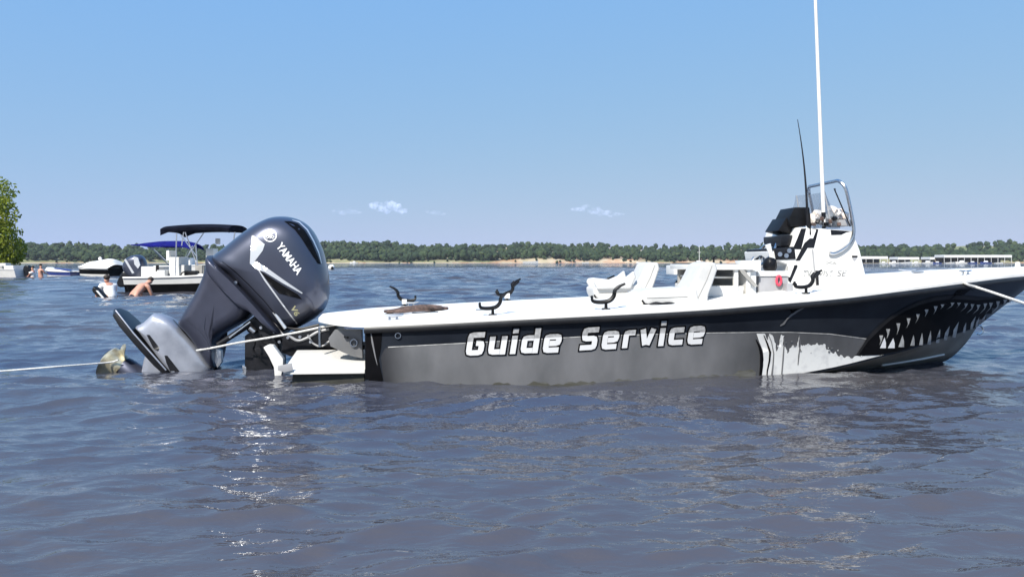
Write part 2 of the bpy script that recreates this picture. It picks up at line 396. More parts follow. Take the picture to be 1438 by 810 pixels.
# ------------------------------------------------------------------ far shore: terrain, wood
def shore_y(x):  # waterline of the far bank
    return 720 + 40 * math.sin(x * 0.004 + 1) + 18 * math.sin(x * 0.017) + 7 * math.sin(x * 0.06 + 2)
def ground_z(x, d):  # height above the water at distance d behind the waterline
    bank = 3.0 + 1.2 * math.sin(x * 0.021 + 0.5) + 0.9 * math.sin(x * 0.067)
    z = bank * min(1, max(0, d / 9.0)) ** 0.7 if d > 0 else 0.25 * d
    if d > 9: z += (d - 9) * 0.065 * (1 + 0.12 * math.sin(x * 0.006 + 2) + 0.08 * math.sin(x * 0.019) + 0.25 * min(1, max(0, (x - 300) / 250)))
    return z + 0.25 * mnoise.noise(Vector((x * 0.15, d * 0.2, 0))) * (1 if d > 0 else 0)
def far_shore():
    xs = np.arange(-1500, 1501, 5.0); ds = [-12, -3, 0, 1.5, 3, 5, 7, 9, 12, 18, 30, 50, 80, 120, 180, 260]
    vs = []; fs = []
    for x in xs:
        s_ = shore_y(x)
        for d in ds: vs.append((x, s_ + d, ground_z(x, d)))
    k = len(ds)
    for i in range(len(xs) - 1):
        for j in range(k - 1): fs.append((i * k + j, (i + 1) * k + j, (i + 1) * k + j + 1, i * k + j + 1))
    m = bpy.data.materials.new('shore_earth'); m.use_nodes = True; n = m.node_tree.nodes; l = m.node_tree.links
    b = n['Principled BSDF']; b.inputs['Roughness'].default_value = 0.9
    tc = n.new('ShaderNodeTexCoord')
    def ramp(scale, st, stops, det=5):
        mp = n.new('ShaderNodeMapping'); mp.inputs['Scale'].default_value = st
        t = n.new('ShaderNodeTexNoise'); t.inputs['Scale'].default_value = scale; t.inputs['Detail'].default_value = det
        l.new(tc.outputs['Object'], mp.inputs[0]); l.new(mp.outputs[0], t.inputs[0])
        c = n.new('ShaderNodeValToRGB'); e = c.color_ramp.elements
        e[0].position, e[0].color = stops[0][0], (*stops[0][1], 1); e[1].position, e[1].color = stops[-1][0], (*stops[-1][1], 1)
        for p_, q in stops[1:-1]: z = e.new(p_); z.color = (*q, 1)
        l.new(t.outputs[0], c.inputs[0]); return c
    sand = ramp(0.05, (1, 1, 6), [(0.35, (0.34, 0.26, 0.17)), (0.5, (0.46, 0.38, 0.27)), (0.62, (0.40, 0.20, 0.11)), (0.72, (0.52, 0.45, 0.34))])
    grass = ramp(0.11, (1, 1, 2), [(0.40, (0.10, 0.13, 0.05)), (0.62, (0.22, 0.22, 0.10))])
    mk = ramp(0.030, (1, 0.2, 0.6), [(0.36, (0, 0, 0)), (0.50, (1, 1, 1))])
    sxx = n.new('ShaderNodeSeparateXYZ'); l.new(tc.outputs['Object'], sxx.inputs[0])
    wa = n.new('ShaderNodeMapRange'); wa.inputs[1].default_value = -90; wa.inputs[2].default_value = 30; l.new(sxx.outputs[0], wa.inputs[0])
    wb = n.new('ShaderNodeMapRange'); wb.inputs[1].default_value = 330; wb.inputs[2].default_value = 220; l.new(sxx.outputs[0], wb.inputs[0])
    wc = n.new('ShaderNodeMath'); wc.operation = 'MULTIPLY'; l.new(wa.outputs[0], wc.inputs[0]); l.new(wb.outputs[0], wc.inputs[1])
    wd_ = n.new('ShaderNodeMath'); wd_.operation = 'MULTIPLY_ADD'; wd_.inputs[1].default_value = .75; wd_.inputs[2].default_value = .2; l.new(wc.outputs[0], wd_.inputs[0])
    we = n.new('ShaderNodeMath'); we.operation = 'MULTIPLY'; l.new(wd_.outputs[0], we.inputs[0]); l.new(mk.outputs[0], we.inputs[1])
    mx = n.new('ShaderNodeMixRGB'); l.new(we.outputs[0], mx.inputs[0]); l.new(grass.outputs[0], mx.inputs[1]); l.new(sand.outputs[0], mx.inputs[2])
    # a pale beach just above the water, everywhere
    sx = n.new('ShaderNodeSeparateXYZ'); l.new(tc.outputs['Object'], sx.inputs[0])
    mr = n.new('ShaderNodeMapRange'); mr.inputs[1].default_value = 0.3; mr.inputs[2].default_value = 0.9
    l.new(sx.outputs[2], mr.inputs[0])
    m2 = n.new('ShaderNodeMixRGB'); l.new(mr.outputs[0], m2.inputs[0]); l.new(sand.outputs[0], m2.inputs[1]); l.new(mx.outputs[0], m2.inputs[2])
    l.new(m2.outputs[0], b.inputs[0])
    o = MB().add(vs, fs).build('far_shore', m); tag(o, 'low sandy far bank of the lake below the wood', 'shore', kind='structure')
far_shore()

def leaf_mat(name, cols, scale, rough=0.65, trans=0.0):
    m = bpy.data.materials.new(name); m.use_nodes = True; n = m.node_tree.nodes; l = m.node_tree.links
    b = n['Principled BSDF']; b.inputs['Roughness'].default_value = rough; b.inputs['Specular IOR Level'].default_value = 0.25
    tc = n.new('ShaderNodeTexCoord'); t = n.new('ShaderNodeTexNoise'); t.inputs['Scale'].default_value = scale; t.inputs['Detail'].default_value = 5
    l.new(tc.outputs['Object'], t.inputs[0])
    c = n.new('ShaderNodeValToRGB'); e = c.color_ramp.elements
    e[0].position, e[0].color = 0.35, (*cols[0], 1); e[1].position, e[1].color = 0.68, (*cols[-1], 1)
    for i, q in enumerate(cols[1:-1]): z = e.new(0.35 + 0.33 * (i + 1) / (len(cols) - 1)); z.color = (*q, 1)
    l.new(t.outputs[0], c.inputs[0]); l.new(c.outputs[0], b.inputs[0])
    if trans:
        tr = n.new('ShaderNodeBsdfTranslucent'); mx = n.new('ShaderNodeMixShader'); mx.inputs[0].default_value = trans
        l.new(c.outputs[0], tr.inputs[0]); l.new(b.outputs[0], mx.inputs[1]); l.new(tr.outputs[0], mx.inputs[2])
        l.new(mx.outputs[0], n['Material Output'].inputs[0])
    return m
def far_wood():
    rng = np.random.RandomState(5)
    protos = []
    for k in range(6):                      # ragged crowns: lumps plus spiky leaf clumps
        b = MB()
        for q in range(5):
            a = rng.rand() * 6.28; r = 0.0 if q == 0 else 0.48
            b.blob((r * math.cos(a), r * math.sin(a), 0.12 * rng.normal() + (0.25 if q == 0 else -0.1)), (0.50 + .15 * rng.rand(), 0.50, 0.45 + 0.25 * rng.rand()), 1, 0.9, 2.6, seed=k * 10 + q)
        protos.append((np.array(b.v), b.f))
    V = []; FA = []; off = 0
    rows = [4, 8, 13, 20, 30, 44, 62, 84, 112, 145, 185, 225]
    for ri, d0 in enumerate(rows):
        x = -1150.0
        while x < 1150:
            x += 4.6 * (0.5 + 1.2 * rng.rand()) * (1 + 0.06 * ri)
            if ri == 0 and rng.rand() < 0.6: continue
            if ri == 1 and rng.rand() < 0.35: continue
            d = d0 + rng.normal() * 2.5
            hgt = (2.2 + 2.0 * rng.rand() if ri == 0 else 4 + 3 * rng.rand() if ri == 1 else 7.5 + 3.8 * rng.rand() ** 1.3) * (1 + 0.15 * math.sin(x * 0.013 + ri))
            rad = hgt * (0.42 + 0.16 * rng.rand())
            z = ground_z(x, d)
            pv, pf = protos[rng.randint(6)]
            a = rng.rand() * 6.28; ca, sa = math.cos(a), math.sin(a)
            q = np.empty_like(pv); q[:, 0] = (pv[:, 0] * ca - pv[:, 1] * sa) * rad + x; q[:, 1] = (pv[:, 0] * sa + pv[:, 1] * ca) * rad + shore_y(x) + d
            q[:, 2] = pv[:, 2] * hgt * 0.52 + z + hgt * 0.45
            V.append(q); FA += [tuple(i + off for i in f) for f in pf]; off += len(pv)
    V = np.concatenate(V).astype(np.float32); Fa = np.array(FA, np.int32)
    me = bpy.data.meshes.new('far_wood'); me.vertices.add(len(V)); me.vertices.foreach_set('co', V.ravel())
    me.loops.add(Fa.size); me.loops.foreach_set('vertex_index', Fa.ravel()); me.polygons.add(len(Fa))
    me.polygons.foreach_set('loop_start', np.arange(0, Fa.size, 3, dtype=np.int32)); me.update()
    me.materials.append(leaf_mat('far_foliage', [(0.011, 0.022, 0.011), (0.024, 0.043, 0.019), (0.055, 0.078, 0.030)], 0.11, 0.9))
    o = bpy.data.objects.new('far_wood', me); COL.objects.link(o)
    tag(o, 'dense green wood covering the far shore of the lake', 'wood', kind='stuff')
far_wood()
#@@END_STRUCTURE

# ------------------------------------------------------------------ main boat: hull
BOAT = empty('fishing_boat', T0, TH)
tag(BOAT, 'long white fishing boat with black and grey sides and painted shark mouth', 'boat')
NS = 72
def knots(ks, x):
    xs = [k[0] for k in ks]; n = 24
    dense = np.array(spline(ks, n)); return float(np.interp(x, dense[:, 0], dense[:, 1]))
SHB = [(0, 1.10), (.6, 1.15), (1.3, 1.165), (2, 1.17), (3, 1.15), (3.8, 1.08), (4.5, .96), (5.2, .77), (5.8, .53), (6.3, .29), (6.6, .14), (6.8, 0.0)]
SHZ = [(0, .461), (.51, .484), (1.09, .511), (1.67, .537), (2.27, .563), (2.88, .594), (3.26, .620), (3.85, .660), (4.2, .687), (4.57, .722), (4.97, .757), (5.42, .793), (5.93, .829), (6.39, .850), (6.8, .865)]
CHB = [(0, 1.05), (1, 1.055), (2, 1.04), (2.7, 1.0), (3.34, .95), (3.87, .88), (4.5, .76), (5, .60), (5.5, .36), (5.85, .15), (6.07, 0.0)]
CHZ = [(0, -.13), (2, -.12), (3, -.085), (3.6, -.02), (4.09, .042), (4.54, .12), (5.08, .205), (5.51, .270), (6.07, .33)]
KEZ = [(0, -.34), (3, -.34), (4.2, -.28), (5.0, -.17), (5.5, -.07), (5.76, .0), (5.95, .16), (6.07, .325)]
def top_pt(t): x = 6.8 * t; return np.array([x, max(0, knots(SHB, x)), knots(SHZ, x)])
def chi_pt(t): x = 6.07 * t; return np.array([x, max(0, knots(CHB, x)), knots(CHZ, x)])
def kee_pt(t): x = 6.07 * t; return np.array([x, 0, knots(KEZ, x)])
TS = [1 - (1 - i / NS) ** 1.25 for i in range(NS + 1)]
TOP = [top_pt(t) for t in TS]; CHI = [chi_pt(t) for t in TS]; KEE = [kee_pt(t) for t in TS]
NG = 14
def side_pt(i, g):   # g 0 at the chine, 1 at the sheer: flared, hollow near the bow
    a, b = CHI[i], TOP[i]; p = a + (b - a) * g
    fl = 0.10 * math.sin(math.pi * g) * (TS[i] ** 3) * (1 - TS[i]) * 6
    bulge = 0.012 * math.sin(math.pi * g) * (1 - TS[i])
    p[1] = max(0.0, p[1] - fl * 0.5 + bulge); return p
hb = MB()
for sgn in (-1, 1):
    secs = []
    for i in range(NS + 1):
        row = [KEE[i]] + [KEE[i] + (CHI[i] - KEE[i]) * q for q in (0.33, 0.66)] + [side_pt(i, g / NG) for g in range(NG + 1)]
        secs.append([(p[0], sgn * p[1], p[2]) for p in row])
    k = len(secs[0]); vs = [p for q in secs for p in q]; fs = []; mi = []
    for i in range(NS):
        for j in range(k - 1):
            fs.append((i * k + j, (i + 1) * k + j, (i + 1) * k + j + 1, i * k + j + 1)); mi.append(1 if j < 3 else 0)
    o_ = len(hb.v); hb.add(vs, fs); hb.m[-len(fs):] = mi
tr = [(p[0], -p[1], p[2]) for p in [KEE[0]] + [side_pt(0, g / NG) for g in range(NG + 1)]] + [(p[0], p[1], p[2]) for p in [side_pt(0, g / NG) for g in range(NG, -1, -1)]]
hb.add(tr, [tuple(range(len(tr)))])
HULL = hb.build('hull', [M['navy'], M['bottom']], BOAT, angle=28)
# weld the seams, drop zero faces
bm = bmesh.new(); bm.from_mesh(HULL.data); bmesh.ops.remove_doubles(bm, verts=bm.verts, dist=1e-4); bmesh.ops.dissolve_degenerate(bm, edges=bm.edges, dist=1e-5)
bmesh.ops.recalc_face_normals(bm, faces=bm.faces); bm.to_mesh(HULL.data); bm.free()
HB = bvh_of(HULL)
HB_SIDE = HB

# rub rail: black rubber strip just under the white deck edge
def side_curve(dz=0.0, dy=0.0, n0=0): return [Vector((p[0], -(p[1] + dy), p[2] + dz)) for p in TOP[n0:]]
full = side_curve() + [Vector((p.x, -p.y, p.z)) for p in reversed(side_curve()[:-1])]
rb = MB(); secs = []
for i, p in enumerate(full):
    t = (full[min(i + 1, len(full) - 1)] - full[max(i - 1, 0)]); t.z = 0; t.normalize(); n_ = Vector((t.y, -t.x, 0))
    secs.append([p + n_ * a + Vector((0, 0, z)) for a, z in ((-0.01, 0.012), (0.028, 0.010), (0.036, -0.004), (0.036, -0.026), (0.026, -0.040), (-0.012, -0.042))])
rb.loft(secs); rb.build('rub_rail', M['rub'], BOAT)
# deck: crowned white sheet with a rolled edge, and a tail that sweeps aft over the transom
def crown(x): return float(np.interp(x, [-1, 0, 2.6, 5, 6.8], [.030, .032, .035, .075, .05]))
dk = MB(); secs = []
tail = [(-0.50, 0.36), (-0.47, 0.45), (-0.40, 0.60), (-0.25, 0.86), (-0.10, 1.04)]
stn = [(x, b, .459 + .015 * x) for x, b in tail] + [(p[0], p[1], p[2]) for p in TOP]
for x, b, z in stn:
    row = []
    for q in (-1, -1.0, -.985, -.95, -.8, -.5, -.2, 0, .2, .5, .8, .95, .985, 1.0, 1): row.append(q)
    pts = []
    for j, q in enumerate(row):
        zz = z + 0.042 + crown(x) * (1 - min(1, abs(q)) ** 2)
        if j in (0, 14): zz = z + 0.010
        elif j in (1, 13): zz = z + 0.032
        e = 0.022 if b > 0.02 else 0.0
        yy = q * (b + e) if abs(q) > .94 else q * b
        pts.append((x, yy, zz))
    # underside of the tail
    secs.append(pts)
dk.loft(secs, closed=False)
under = [(x, -b, z + 0.010) for x, b, z in stn[:7]]; uo = [(x, b, z + 0.010) for x, b, z in stn[:7]]
dk.loft([under, uo], closed=False)
dk.add([secs[0][j] for j in range(15)], [tuple(range(15))])
DECK = dk.build('deck', M['deck'], BOAT, fix=True, angle=35)
DB = bvh_of(DECK)
def deck_z(x, y):
    h = DB.ray_cast(Vector((x, y, 3)), Vector((0, 0, -1))); return h[0].z if h[0] else 0.6

#@@BOAT_DETAIL
# ---- hull wrap graphics (vinyl on the starboard side)
def proj(p):
    q = to_world(p); return (CX + F * q.x / q.y, HY - F * (q.z - CAMZ) / q.y)
CHPX = [proj((p[0], -p[1], p[2])) for p in [side_pt(i, .03) for i in range(NS - 2)]]
def chine_v(u): return float(np.interp(u, [q[0] for q in CHPX], [q[1] for q in CHPX])) - .6
def hug(poly): return [(u, min(v, chine_v(u))) for u, v in poly]
def hull_decal(name, polys, m, off=0.003, parent=HULL, step=14.0): return decal(name, HB, polys, m, parent, off, step)
grey = [(541, 556), (537, 520), (535, 500), (541, 489), (552, 486), (650, 481.5), (745, 476.5), (815, 472.5), (900, 469.5), (1000, 467), (1062, 466), (1110, 466), (1165, 468.5), (1217, 475.5), (1203, 497), (1190, 540)] + [(u, 560) for u in range(1180, 541, -20)]
pm = M['greywrap'].copy(); pm.name = 'airbrushed_panel'; pn = pm.node_tree.nodes; pk = pm.node_tree.links
# the grey is sprayed out to black towards the stern corner and before the torn patch
ptc = pn.new('ShaderNodeTexCoord'); psx = pn.new('ShaderNodeSeparateXYZ'); pk.new(ptc.outputs['Object'], psx.inputs[0])
pr1 = pn.new('ShaderNodeMapRange'); pr1.interpolation_type = 'SMOOTHSTEP'; pr1.inputs[1].default_value = .12; pr1.inputs[2].default_value = .42; pr1.inputs[3].default_value = .9; pr1.inputs[4].default_value = 0
pr2 = pn.new('ShaderNodeMapRange'); pr2.interpolation_type = 'SMOOTHSTEP'; pr2.inputs[1].default_value = 2.7; pr2.inputs[2].default_value = 3.45; pr2.inputs[3].default_value = 0; pr2.inputs[4].default_value = .45
pk.new(psx.outputs[0], pr1.inputs[0]); pk.new(psx.outputs[0], pr2.inputs[0])
pad = pn.new('ShaderNodeMath'); pad.operation = 'ADD'; pk.new(pr1.outputs[0], pad.inputs[0]); pk.new(pr2.outputs[0], pad.inputs[1])
pmx = pn.new('ShaderNodeMixRGB'); pmx.inputs[2].default_value = (.012, .012, .014, 1)
pcr = [q for q in pn if q.type == 'VALTORGB'][0]
pk.new(pad.outputs[0], pmx.inputs[0]); pk.new(pcr.outputs[0], pmx.inputs[1]); pk.new(pmx.outputs[0], pn['Principled BSDF'].inputs['Base Color'])
hull_decal('grey_panel', [hug(grey)], pm, 0.002)
hull_decal('panel_edge', ribbon([(545, 487.2), (650, 481.6), (745, 476.6), (815, 472.6), (900, 469.6), (1000, 467.1), (1062, 466.2), (1110, 466.2), (1165, 468.6), (1216, 475.4)], 1.1), M['tooth'], 0.0042)
# torn white patch
wt = [(1062, 468), (1066, 480), (1071, 492), (1072, 505), (1069, 520), (1068, 545), (1090, 545), (1110, 545), (1130, 545), (1150, 545), (1170, 540), (1190, 535), (1210, 530), (1230, 520), (1246, 501.5), (1226, 498.5), (1216, 497), (1211, 499.5), (1203, 499), (1196, 503), (1190, 499.5), (1186, 502), (1182, 498.5), (1176, 499.5), (1173, 493), (1169, 496), (1165, 491.5), (1160, 491), (1158, 482.5), (1151, 484), (1146, 481.5), (1140, 484.5), (1134, 482), (1129, 485), (1124, 484), (1124, 493), (1121, 486), (1122, 470), (1119, 485), (1113, 484), (1108, 489), (1106, 496), (1103, 488), (1098, 484), (1101, 471), (1096, 470), (1094, 486), (1090, 493), (1089, 482), (1084, 470), (1080, 468), (1077, 478), (1073, 468)]
rgt = random.Random(5); wr = []
for i in range(len(wt)):
    a, b = wt[i], wt[(i + 1) % len(wt)]; wr.append(a)
    if 11 <= i < len(wt) - 1:
        for q in (.25, .5, .75): wr.append((a[0] + (b[0] - a[0]) * q + rgt.uniform(-.7, .7), a[1] + (b[1] - a[1]) * q + rgt.uniform(-1.1, 1.1)))
hull_decal('torn_patch', [hug(wr)], M['whitewrap'], 0.005, step=9)
for i in range(16):
    u, v = rgt.uniform(1084, 1210), 0; v = 478 + (u - 1084) * .17 + rgt.uniform(-4, 8); r_ = rgt.uniform(.8, 2.0)
    hull_decal('paint_fleck', [[(u + r_ * rgt.uniform(.6, 1.3) * math.cos(a), v + r_ * rgt.uniform(.5, 1.3) * math.sin(a)) for a in np.linspace(0, 5.5, 8)]], M['greywrap' if i % 2 else 'whitewrap'], 0.0075, step=20)
for k, (ln, wd, mm) in enumerate([
    ([(1061, 476), (1066, 486), (1069, 498), (1069, 512), (1067, 532)], [1, 3, 4.5, 4.5, 3.5], 'blackwrap'),
    ([(1072, 470), (1077, 482), (1081, 494), (1080, 506), (1077, 520), (1076, 532)], [1, 2.5, 3, 2.5, 2, 1.5], 'blackwrap'),
    ([(1078, 468), (1083, 480), (1086, 496), (1085, 512), (1083, 530)], [.8, 1.2, 1.6, 2.0, 3.0], 'greywrap'),
    ([(1101, 474), (1100, 490), (1099, 505), (1097, 528)], [1.2, 1.8, 2.2, 2.0], 'greywrap'),
    ([(1122, 470), (1123, 484), (1121, 500), (1120, 512)], [1.4, 1.4, 2.0, 1.2], 'greywrap'),
    ([(1104, 448), (1112, 441), (1120, 436), (1130, 431)], [1.5, 3, 2.6, 1], 'greywrap'),
    ([(1095, 457), (1100, 454), (1105, 447)], [1.5, 3, 1.4], 'greywrap'),
    ([(1109, 433), (1112, 438), (1118, 434), (1124, 430)], [1.2, 3.4, 3.0, 1], 'blackwrap')]):
    hull_decal('paint_streak', ribbon(ln, wd), M[mm], 0.007, step=9)
# dark lip, mouth and teeth
S5 = 288 / 1438.0

def mp_(pts): return [(1150 + a * S5, 360 + b * S5) for a, b in pts]
lip = mp_([(258, 694), (340, 560), (420, 480), (500, 418), (600, 358), (700, 312), (800, 282), (900, 270), (1000, 270), (1100, 282), (1200, 288), (1290, 276), (1365, 282), (1355, 300)] + [(1250, 296), (1100, 310), (1000, 304), (900, 304), (800, 316), (700, 342), (600, 388), (500, 448), (430, 510), (345, 598), (285, 694)])
hull_decal('mouth_lip', [lip], M['lip'], 0.006, step=8)
mouth = mp_([(270, 694), (342, 592), (430, 504), (500, 442), (600, 382), (700, 337), (800, 312), (900, 300), (1000, 300), (1100, 306), (1250, 292), (1352, 296), (1300, 350), (1235, 425), (1150, 478), (1000, 548), (850, 598), (700, 638), (550, 668), (400, 690)])
hull_decal('shark_mouth', [hug(mouth)], M['blackwrap'], 0.008, step=8)
up = [((430, 550), (420, 610)), ((478, 505), (470, 565)), ((550, 465), (540, 535)), ((622, 430), (608, 492)), ((688, 400), (672, 455)), ((748, 368), (737, 412)), ((812, 345), (797, 395)), ((860, 332), (845, 362)), ((930, 320), (895, 360)), ((975, 320), (957, 355)), ((1025, 325), (990, 375)), ((1070, 330), (1032, 387)), ((1112, 335), (1075, 392)), ((1160, 325), (1123, 390)), ((1200, 320), (1165, 385)), ((1250, 310), (1208, 385)), ((1300, 298), (1265, 350)), ((1338, 300), (1318, 325))]
lo_ = [((442, 640), (452, 575), 42), ((500, 640), (512, 580), 48), ((570, 632), (578, 560), 40), ((648, 622), (655, 558), 30), ((708, 618), (715, 545), 28), ((765, 612), (775, 530), 26), ((825, 600), (840, 520), 24), ((880, 580), (905, 498), 22), ((940, 562), (968, 470), 22), ((1010, 530), (1023, 468), 18), ((1062, 505), (1088, 428), 16), ((1098, 490), (1115, 430), 14), ((1135, 475), (1162, 410), 14)]
for i, t in enumerate([(a, b, 27) for a, b in up] + lo_):
    a, b, wd = t; h = wd / 2; b = (a[0] + (b[0] - a[0]) * 1.18, a[1] + (b[1] - a[1]) * 1.18)
    m_ = 'whiteprint' if i in (18, 19) else 'tooth'
    hull_decal('tooth', [mp_([(a[0] - h, a[1]), (a[0] - h * .3, (a[1] + b[1]) / 2 + 2), (b[0], b[1]), (a[0] * .55 + b[0] * .45 + h * .75, (a[1] + b[1]) / 2), (a[0] + h, a[1])])], M[m_], 0.011, step=12)
sc_top = [(u, chine_v(u) - 15 - 2.2 * math.sin(u * .11) - 1.6 * math.sin(u * .37 + 1) - 1.0 * math.sin(u * .9)) for u in range(545, 1062, 6)]
hull_decal('scum_line', [sc_top + [(u, chine_v(u)) for u in range(1061, 545, -6)]], mat('scum', (0.075, 0.073, 0.055), 0.6, scale=18, col2=(0.14, 0.14, 0.13), stretch=(0.4, 1, 2)), 0.0048, step=12)
# black stern corner
hull_decal('stern_corner', [[(513, 466), (537, 466), (535, 490), (532, 505), (536, 525), (541, 549), (513, 549)]], M['blackwrap'], 0.0035)
hull_decal('paint_streak', ribbon([(521, 467), (523, 480), (527, 500), (530, 512)], [1, 2.5, 1.6, .6]), M['greywrap'], 0.006)
# ---- lettering: squared italic capitals with a black edge, grey above the panel line and white below
GL = {
 'G': ([[(2.8, 3.6), (.5, 3.6), (.5, .5), (2.5, .5), (2.5, 2.15), (1.55, 2.15)]], 3.0),
 'u': ([[(.5, 3.2), (.5, .5), (2.0, .5)], [(2.5, 3.2), (2.5, 0)]], 3.0),
 'i': ([[(.5, 3.2), (.5, 0)], [(.5, 4.45), (.5, 3.62)]], 1.0),
 'd': ([[(2.5, 4.4), (2.5, 0)], [(2.0, 2.7), (.5, 2.7), (.5, .5), (2.0, .5)]], 3.0),
 'e': ([[(2.7, .42), (.5, .42), (.5, 2.75), (2.5, 2.75), (2.5, 1.60), (1.0, 1.60)]], 3.0),
 'S': ([[(2.9, 3.6), (.5, 3.6), (.5, 2.08), (2.4, 2.08), (2.4, .5), (-.1, .5)]], 3.0),
 'r': ([[(.5, 0), (.5, 2.7), (2.1, 2.7)]], 2.1),
 'v': ([[(.55, 3.2), (1.25, .35)], [(2.45, 3.2), (1.62, .35)]], 2.9),
 'c': ([[(2.6, 2.7), (.5, 2.7), (.5, .5), (2.6, .5)]], 2.7)}
def split_line(u): return np.interp(u, [541, 650, 745, 815, 900, 1000], [488, 481.5, 476.5, 472.5, 469.5, 467])
def grow(line, e):
    L = [np.array(p, float) for p in line]
    d = L[0] - L[1]; L[0] = L[0] + d / np.linalg.norm(d) * e
    d = L[-1] - L[-2]; L[-1] = L[-1] + d / np.linalg.norm(d) * e
    return L
def clip(poly, upper):
    out = []
    for i in range(len(poly)):
        a, b = np.array(poly[i]), np.array(poly[(i + 1) % len(poly)])
        fa = split_line(a[0]) - 1.5 - a[1]; fb = split_line(b[0]) - 1.5 - b[1]
        if not upper: fa, fb = -fa, -fb
        if fa >= 0: out.append(tuple(a))
        if fa * fb < 0: out.append(tuple(a + (b - a) * fa / (fa - fb)))
    return out
def rounded(line, r=.42):
    L = [np.array(p, float) for p in line]; out = [L[0]]
    for i in range(1, len(L) - 1):
        a, b, c = L[i - 1], L[i], L[i + 1]; d0 = a - b; d1 = c - b; q = min(r, np.linalg.norm(d0) * .48, np.linalg.norm(d1) * .48)
        p0 = b + d0 / np.linalg.norm(d0) * q; p1 = b + d1 / np.linalg.norm(d1) * q
        out += [p0, (p0 + p1 + 2 * b) / 4, p1]
    return out + [L[-1]]
def word(txt, u0, u1, v0, v1, h):
    adv = []; x = 0
    for ch in txt: adv.append(x); x += GL[ch][1] + 0.72
    tot = x - 0.72 + 0.15 * 3.2; su = (u1 - u0) / tot; sv = h / 3.2
    def tf(p, x0):
        q = (p[0] + x0 + 0.15 * p[1]); u = u0 + q * su
        return (u, v0 + (v1 - v0) * (u - u0) / (u1 - u0) - p[1] * sv)
    for ch, x0 in zip(txt, adv):
        outl, hi_, lo2 = [], [], []
        for k, line in enumerate(GL[ch][0]):
            wf = .94
            for qd in ribbon(rounded(grow(line, .24)), wf + .50): outl.append(([tf(p, x0) for p in qd], k))
            for qd in ribbon(rounded(line), wf):
                Q = [tf(p, x0) for p in qd]
                a = clip(Q, True); b = clip(Q, False)
                if len(a) > 2: hi_.append((a, k))
                if len(b) > 2: lo2.append(b)
        L = hull_decal('letter', lo2, M['whiteprint'], 0.0105, step=30)
        for k in sorted(set(q[1] for q in hi_)): decal('letter_top' if not (ch == 'i' and k) else 'letter_dot', HB, [q[0] for q in hi_ if q[1] == k], M['lettergrey'], L, 0.0105, 30)
        for k in set(q[1] for q in outl):
            decal('letter_edge', HB, [q[0] for q in outl if q[1] == k], M['blackwrap'], L, 0.0065 + 0.0008 * k, 30)
word('Guide', 653, 790, 499.2, 493.6, 25.5)
word('Service', 814, 991, 491.8, 481.5, 25.0)
# drain fitting near the stern, bow eye, transom
cp = cast(HB, 559, 471, 0.004)
MB().tube([cp + Vector((math.cos(a) * .022, -.006, math.sin(a) * .022)) for a in np.linspace(0, 6.283, 17)], 0.006, 6).build('drain_fitting', M['steel'], BOAT)
e0 = P(1376, 463, 0)
MB().tube([e0 + Vector((.045 * math.cos(a) - .01, 0, .045 * math.sin(a))) for a in np.linspace(-2.2, 2.2, 12)], 0.010, 6).build('bow_eye', M['steel'], BOAT)
# spray strake on the bow bottom, dark keel strip
sk = [cast(HB, u, v, 0.006) for u, v in ((1238, 512), (1265, 508), (1295, 503), (1325, 497))]
MB().tube(sk, 0.010, 6).build('spray_strake', M['gel'], BOAT)
# transom wing and motor well wall (grey), platform, its skirt
MB().prism(PX([(470, 463), (508, 463), (509, 503), (494, 500), (480, 494), (464, 486), (461, 475)], -.78), -.78, -.70).build('transom_wing', M['greywrap'], BOAT, bevel=.006)
tw = P(497, 481, -.79)
MB().tube([tw + Vector((math.cos(a) * .028, -.004, math.sin(a) * .030)) for a in np.linspace(0, 6.283, 17)], 0.009, 6).build('transom_eye', M['steel'], BOAT)
MB().cyl(P(488, 474, -.79), P(488, 474, -.82), .012, n=8).cyl(P(484, 473, -.79), P(484, 473, -.81), .009, n=8).build('transom_plug', M['black'], BOAT)
for sg in (-1, 1):
    pf = MB().loft([[(-.70, sg * .34, z_ + .085), (-.67, sg * 1.02, z_), (-.60, sg * 1.055, z_), (-.005, sg * 1.05, z_), (-.005, sg * .34, z_ + .085)] for z_ in (.085, .118)])
    PF = pf.build('swim_platform', M['gel'], BOAT, bevel=.012)
    MB().loft([[(-.64, sg * .38, -.25), (-.63, sg * 1.0, -.25), (-.02, sg * 1.02, -.25), (-.02, sg * .38, -.25)], [(-.64, sg * .38, .160), (-.60, sg * .985, .082), (-.012, sg * 1.01, .082), (-.012, sg * .38, .160)]]).build('platform_skirt', M['skirt'], PF, bevel=.01)
MB().prism(PX([(371, 487), (378, 483), (385, 484), (399, 503), (399, 512), (394, 540), (388, 541), (386, 515), (379, 500)], -.46), -.50, -.42).build('platform_bracket', M['gel'], BOAT, bevel=.012)
MB().prism(PX([(393, 512), (412, 508), (414, 518), (402, 521), (393, 518)], -1.0), -1.07, -1.06).build('platform_step', M['greyplas'], BOAT, bevel=.003)
MB().cyl(P(449, 459, -.55), P(449.5, 487, -.55), .014, n=10).build('ladder_post', M['steel'], BOAT)
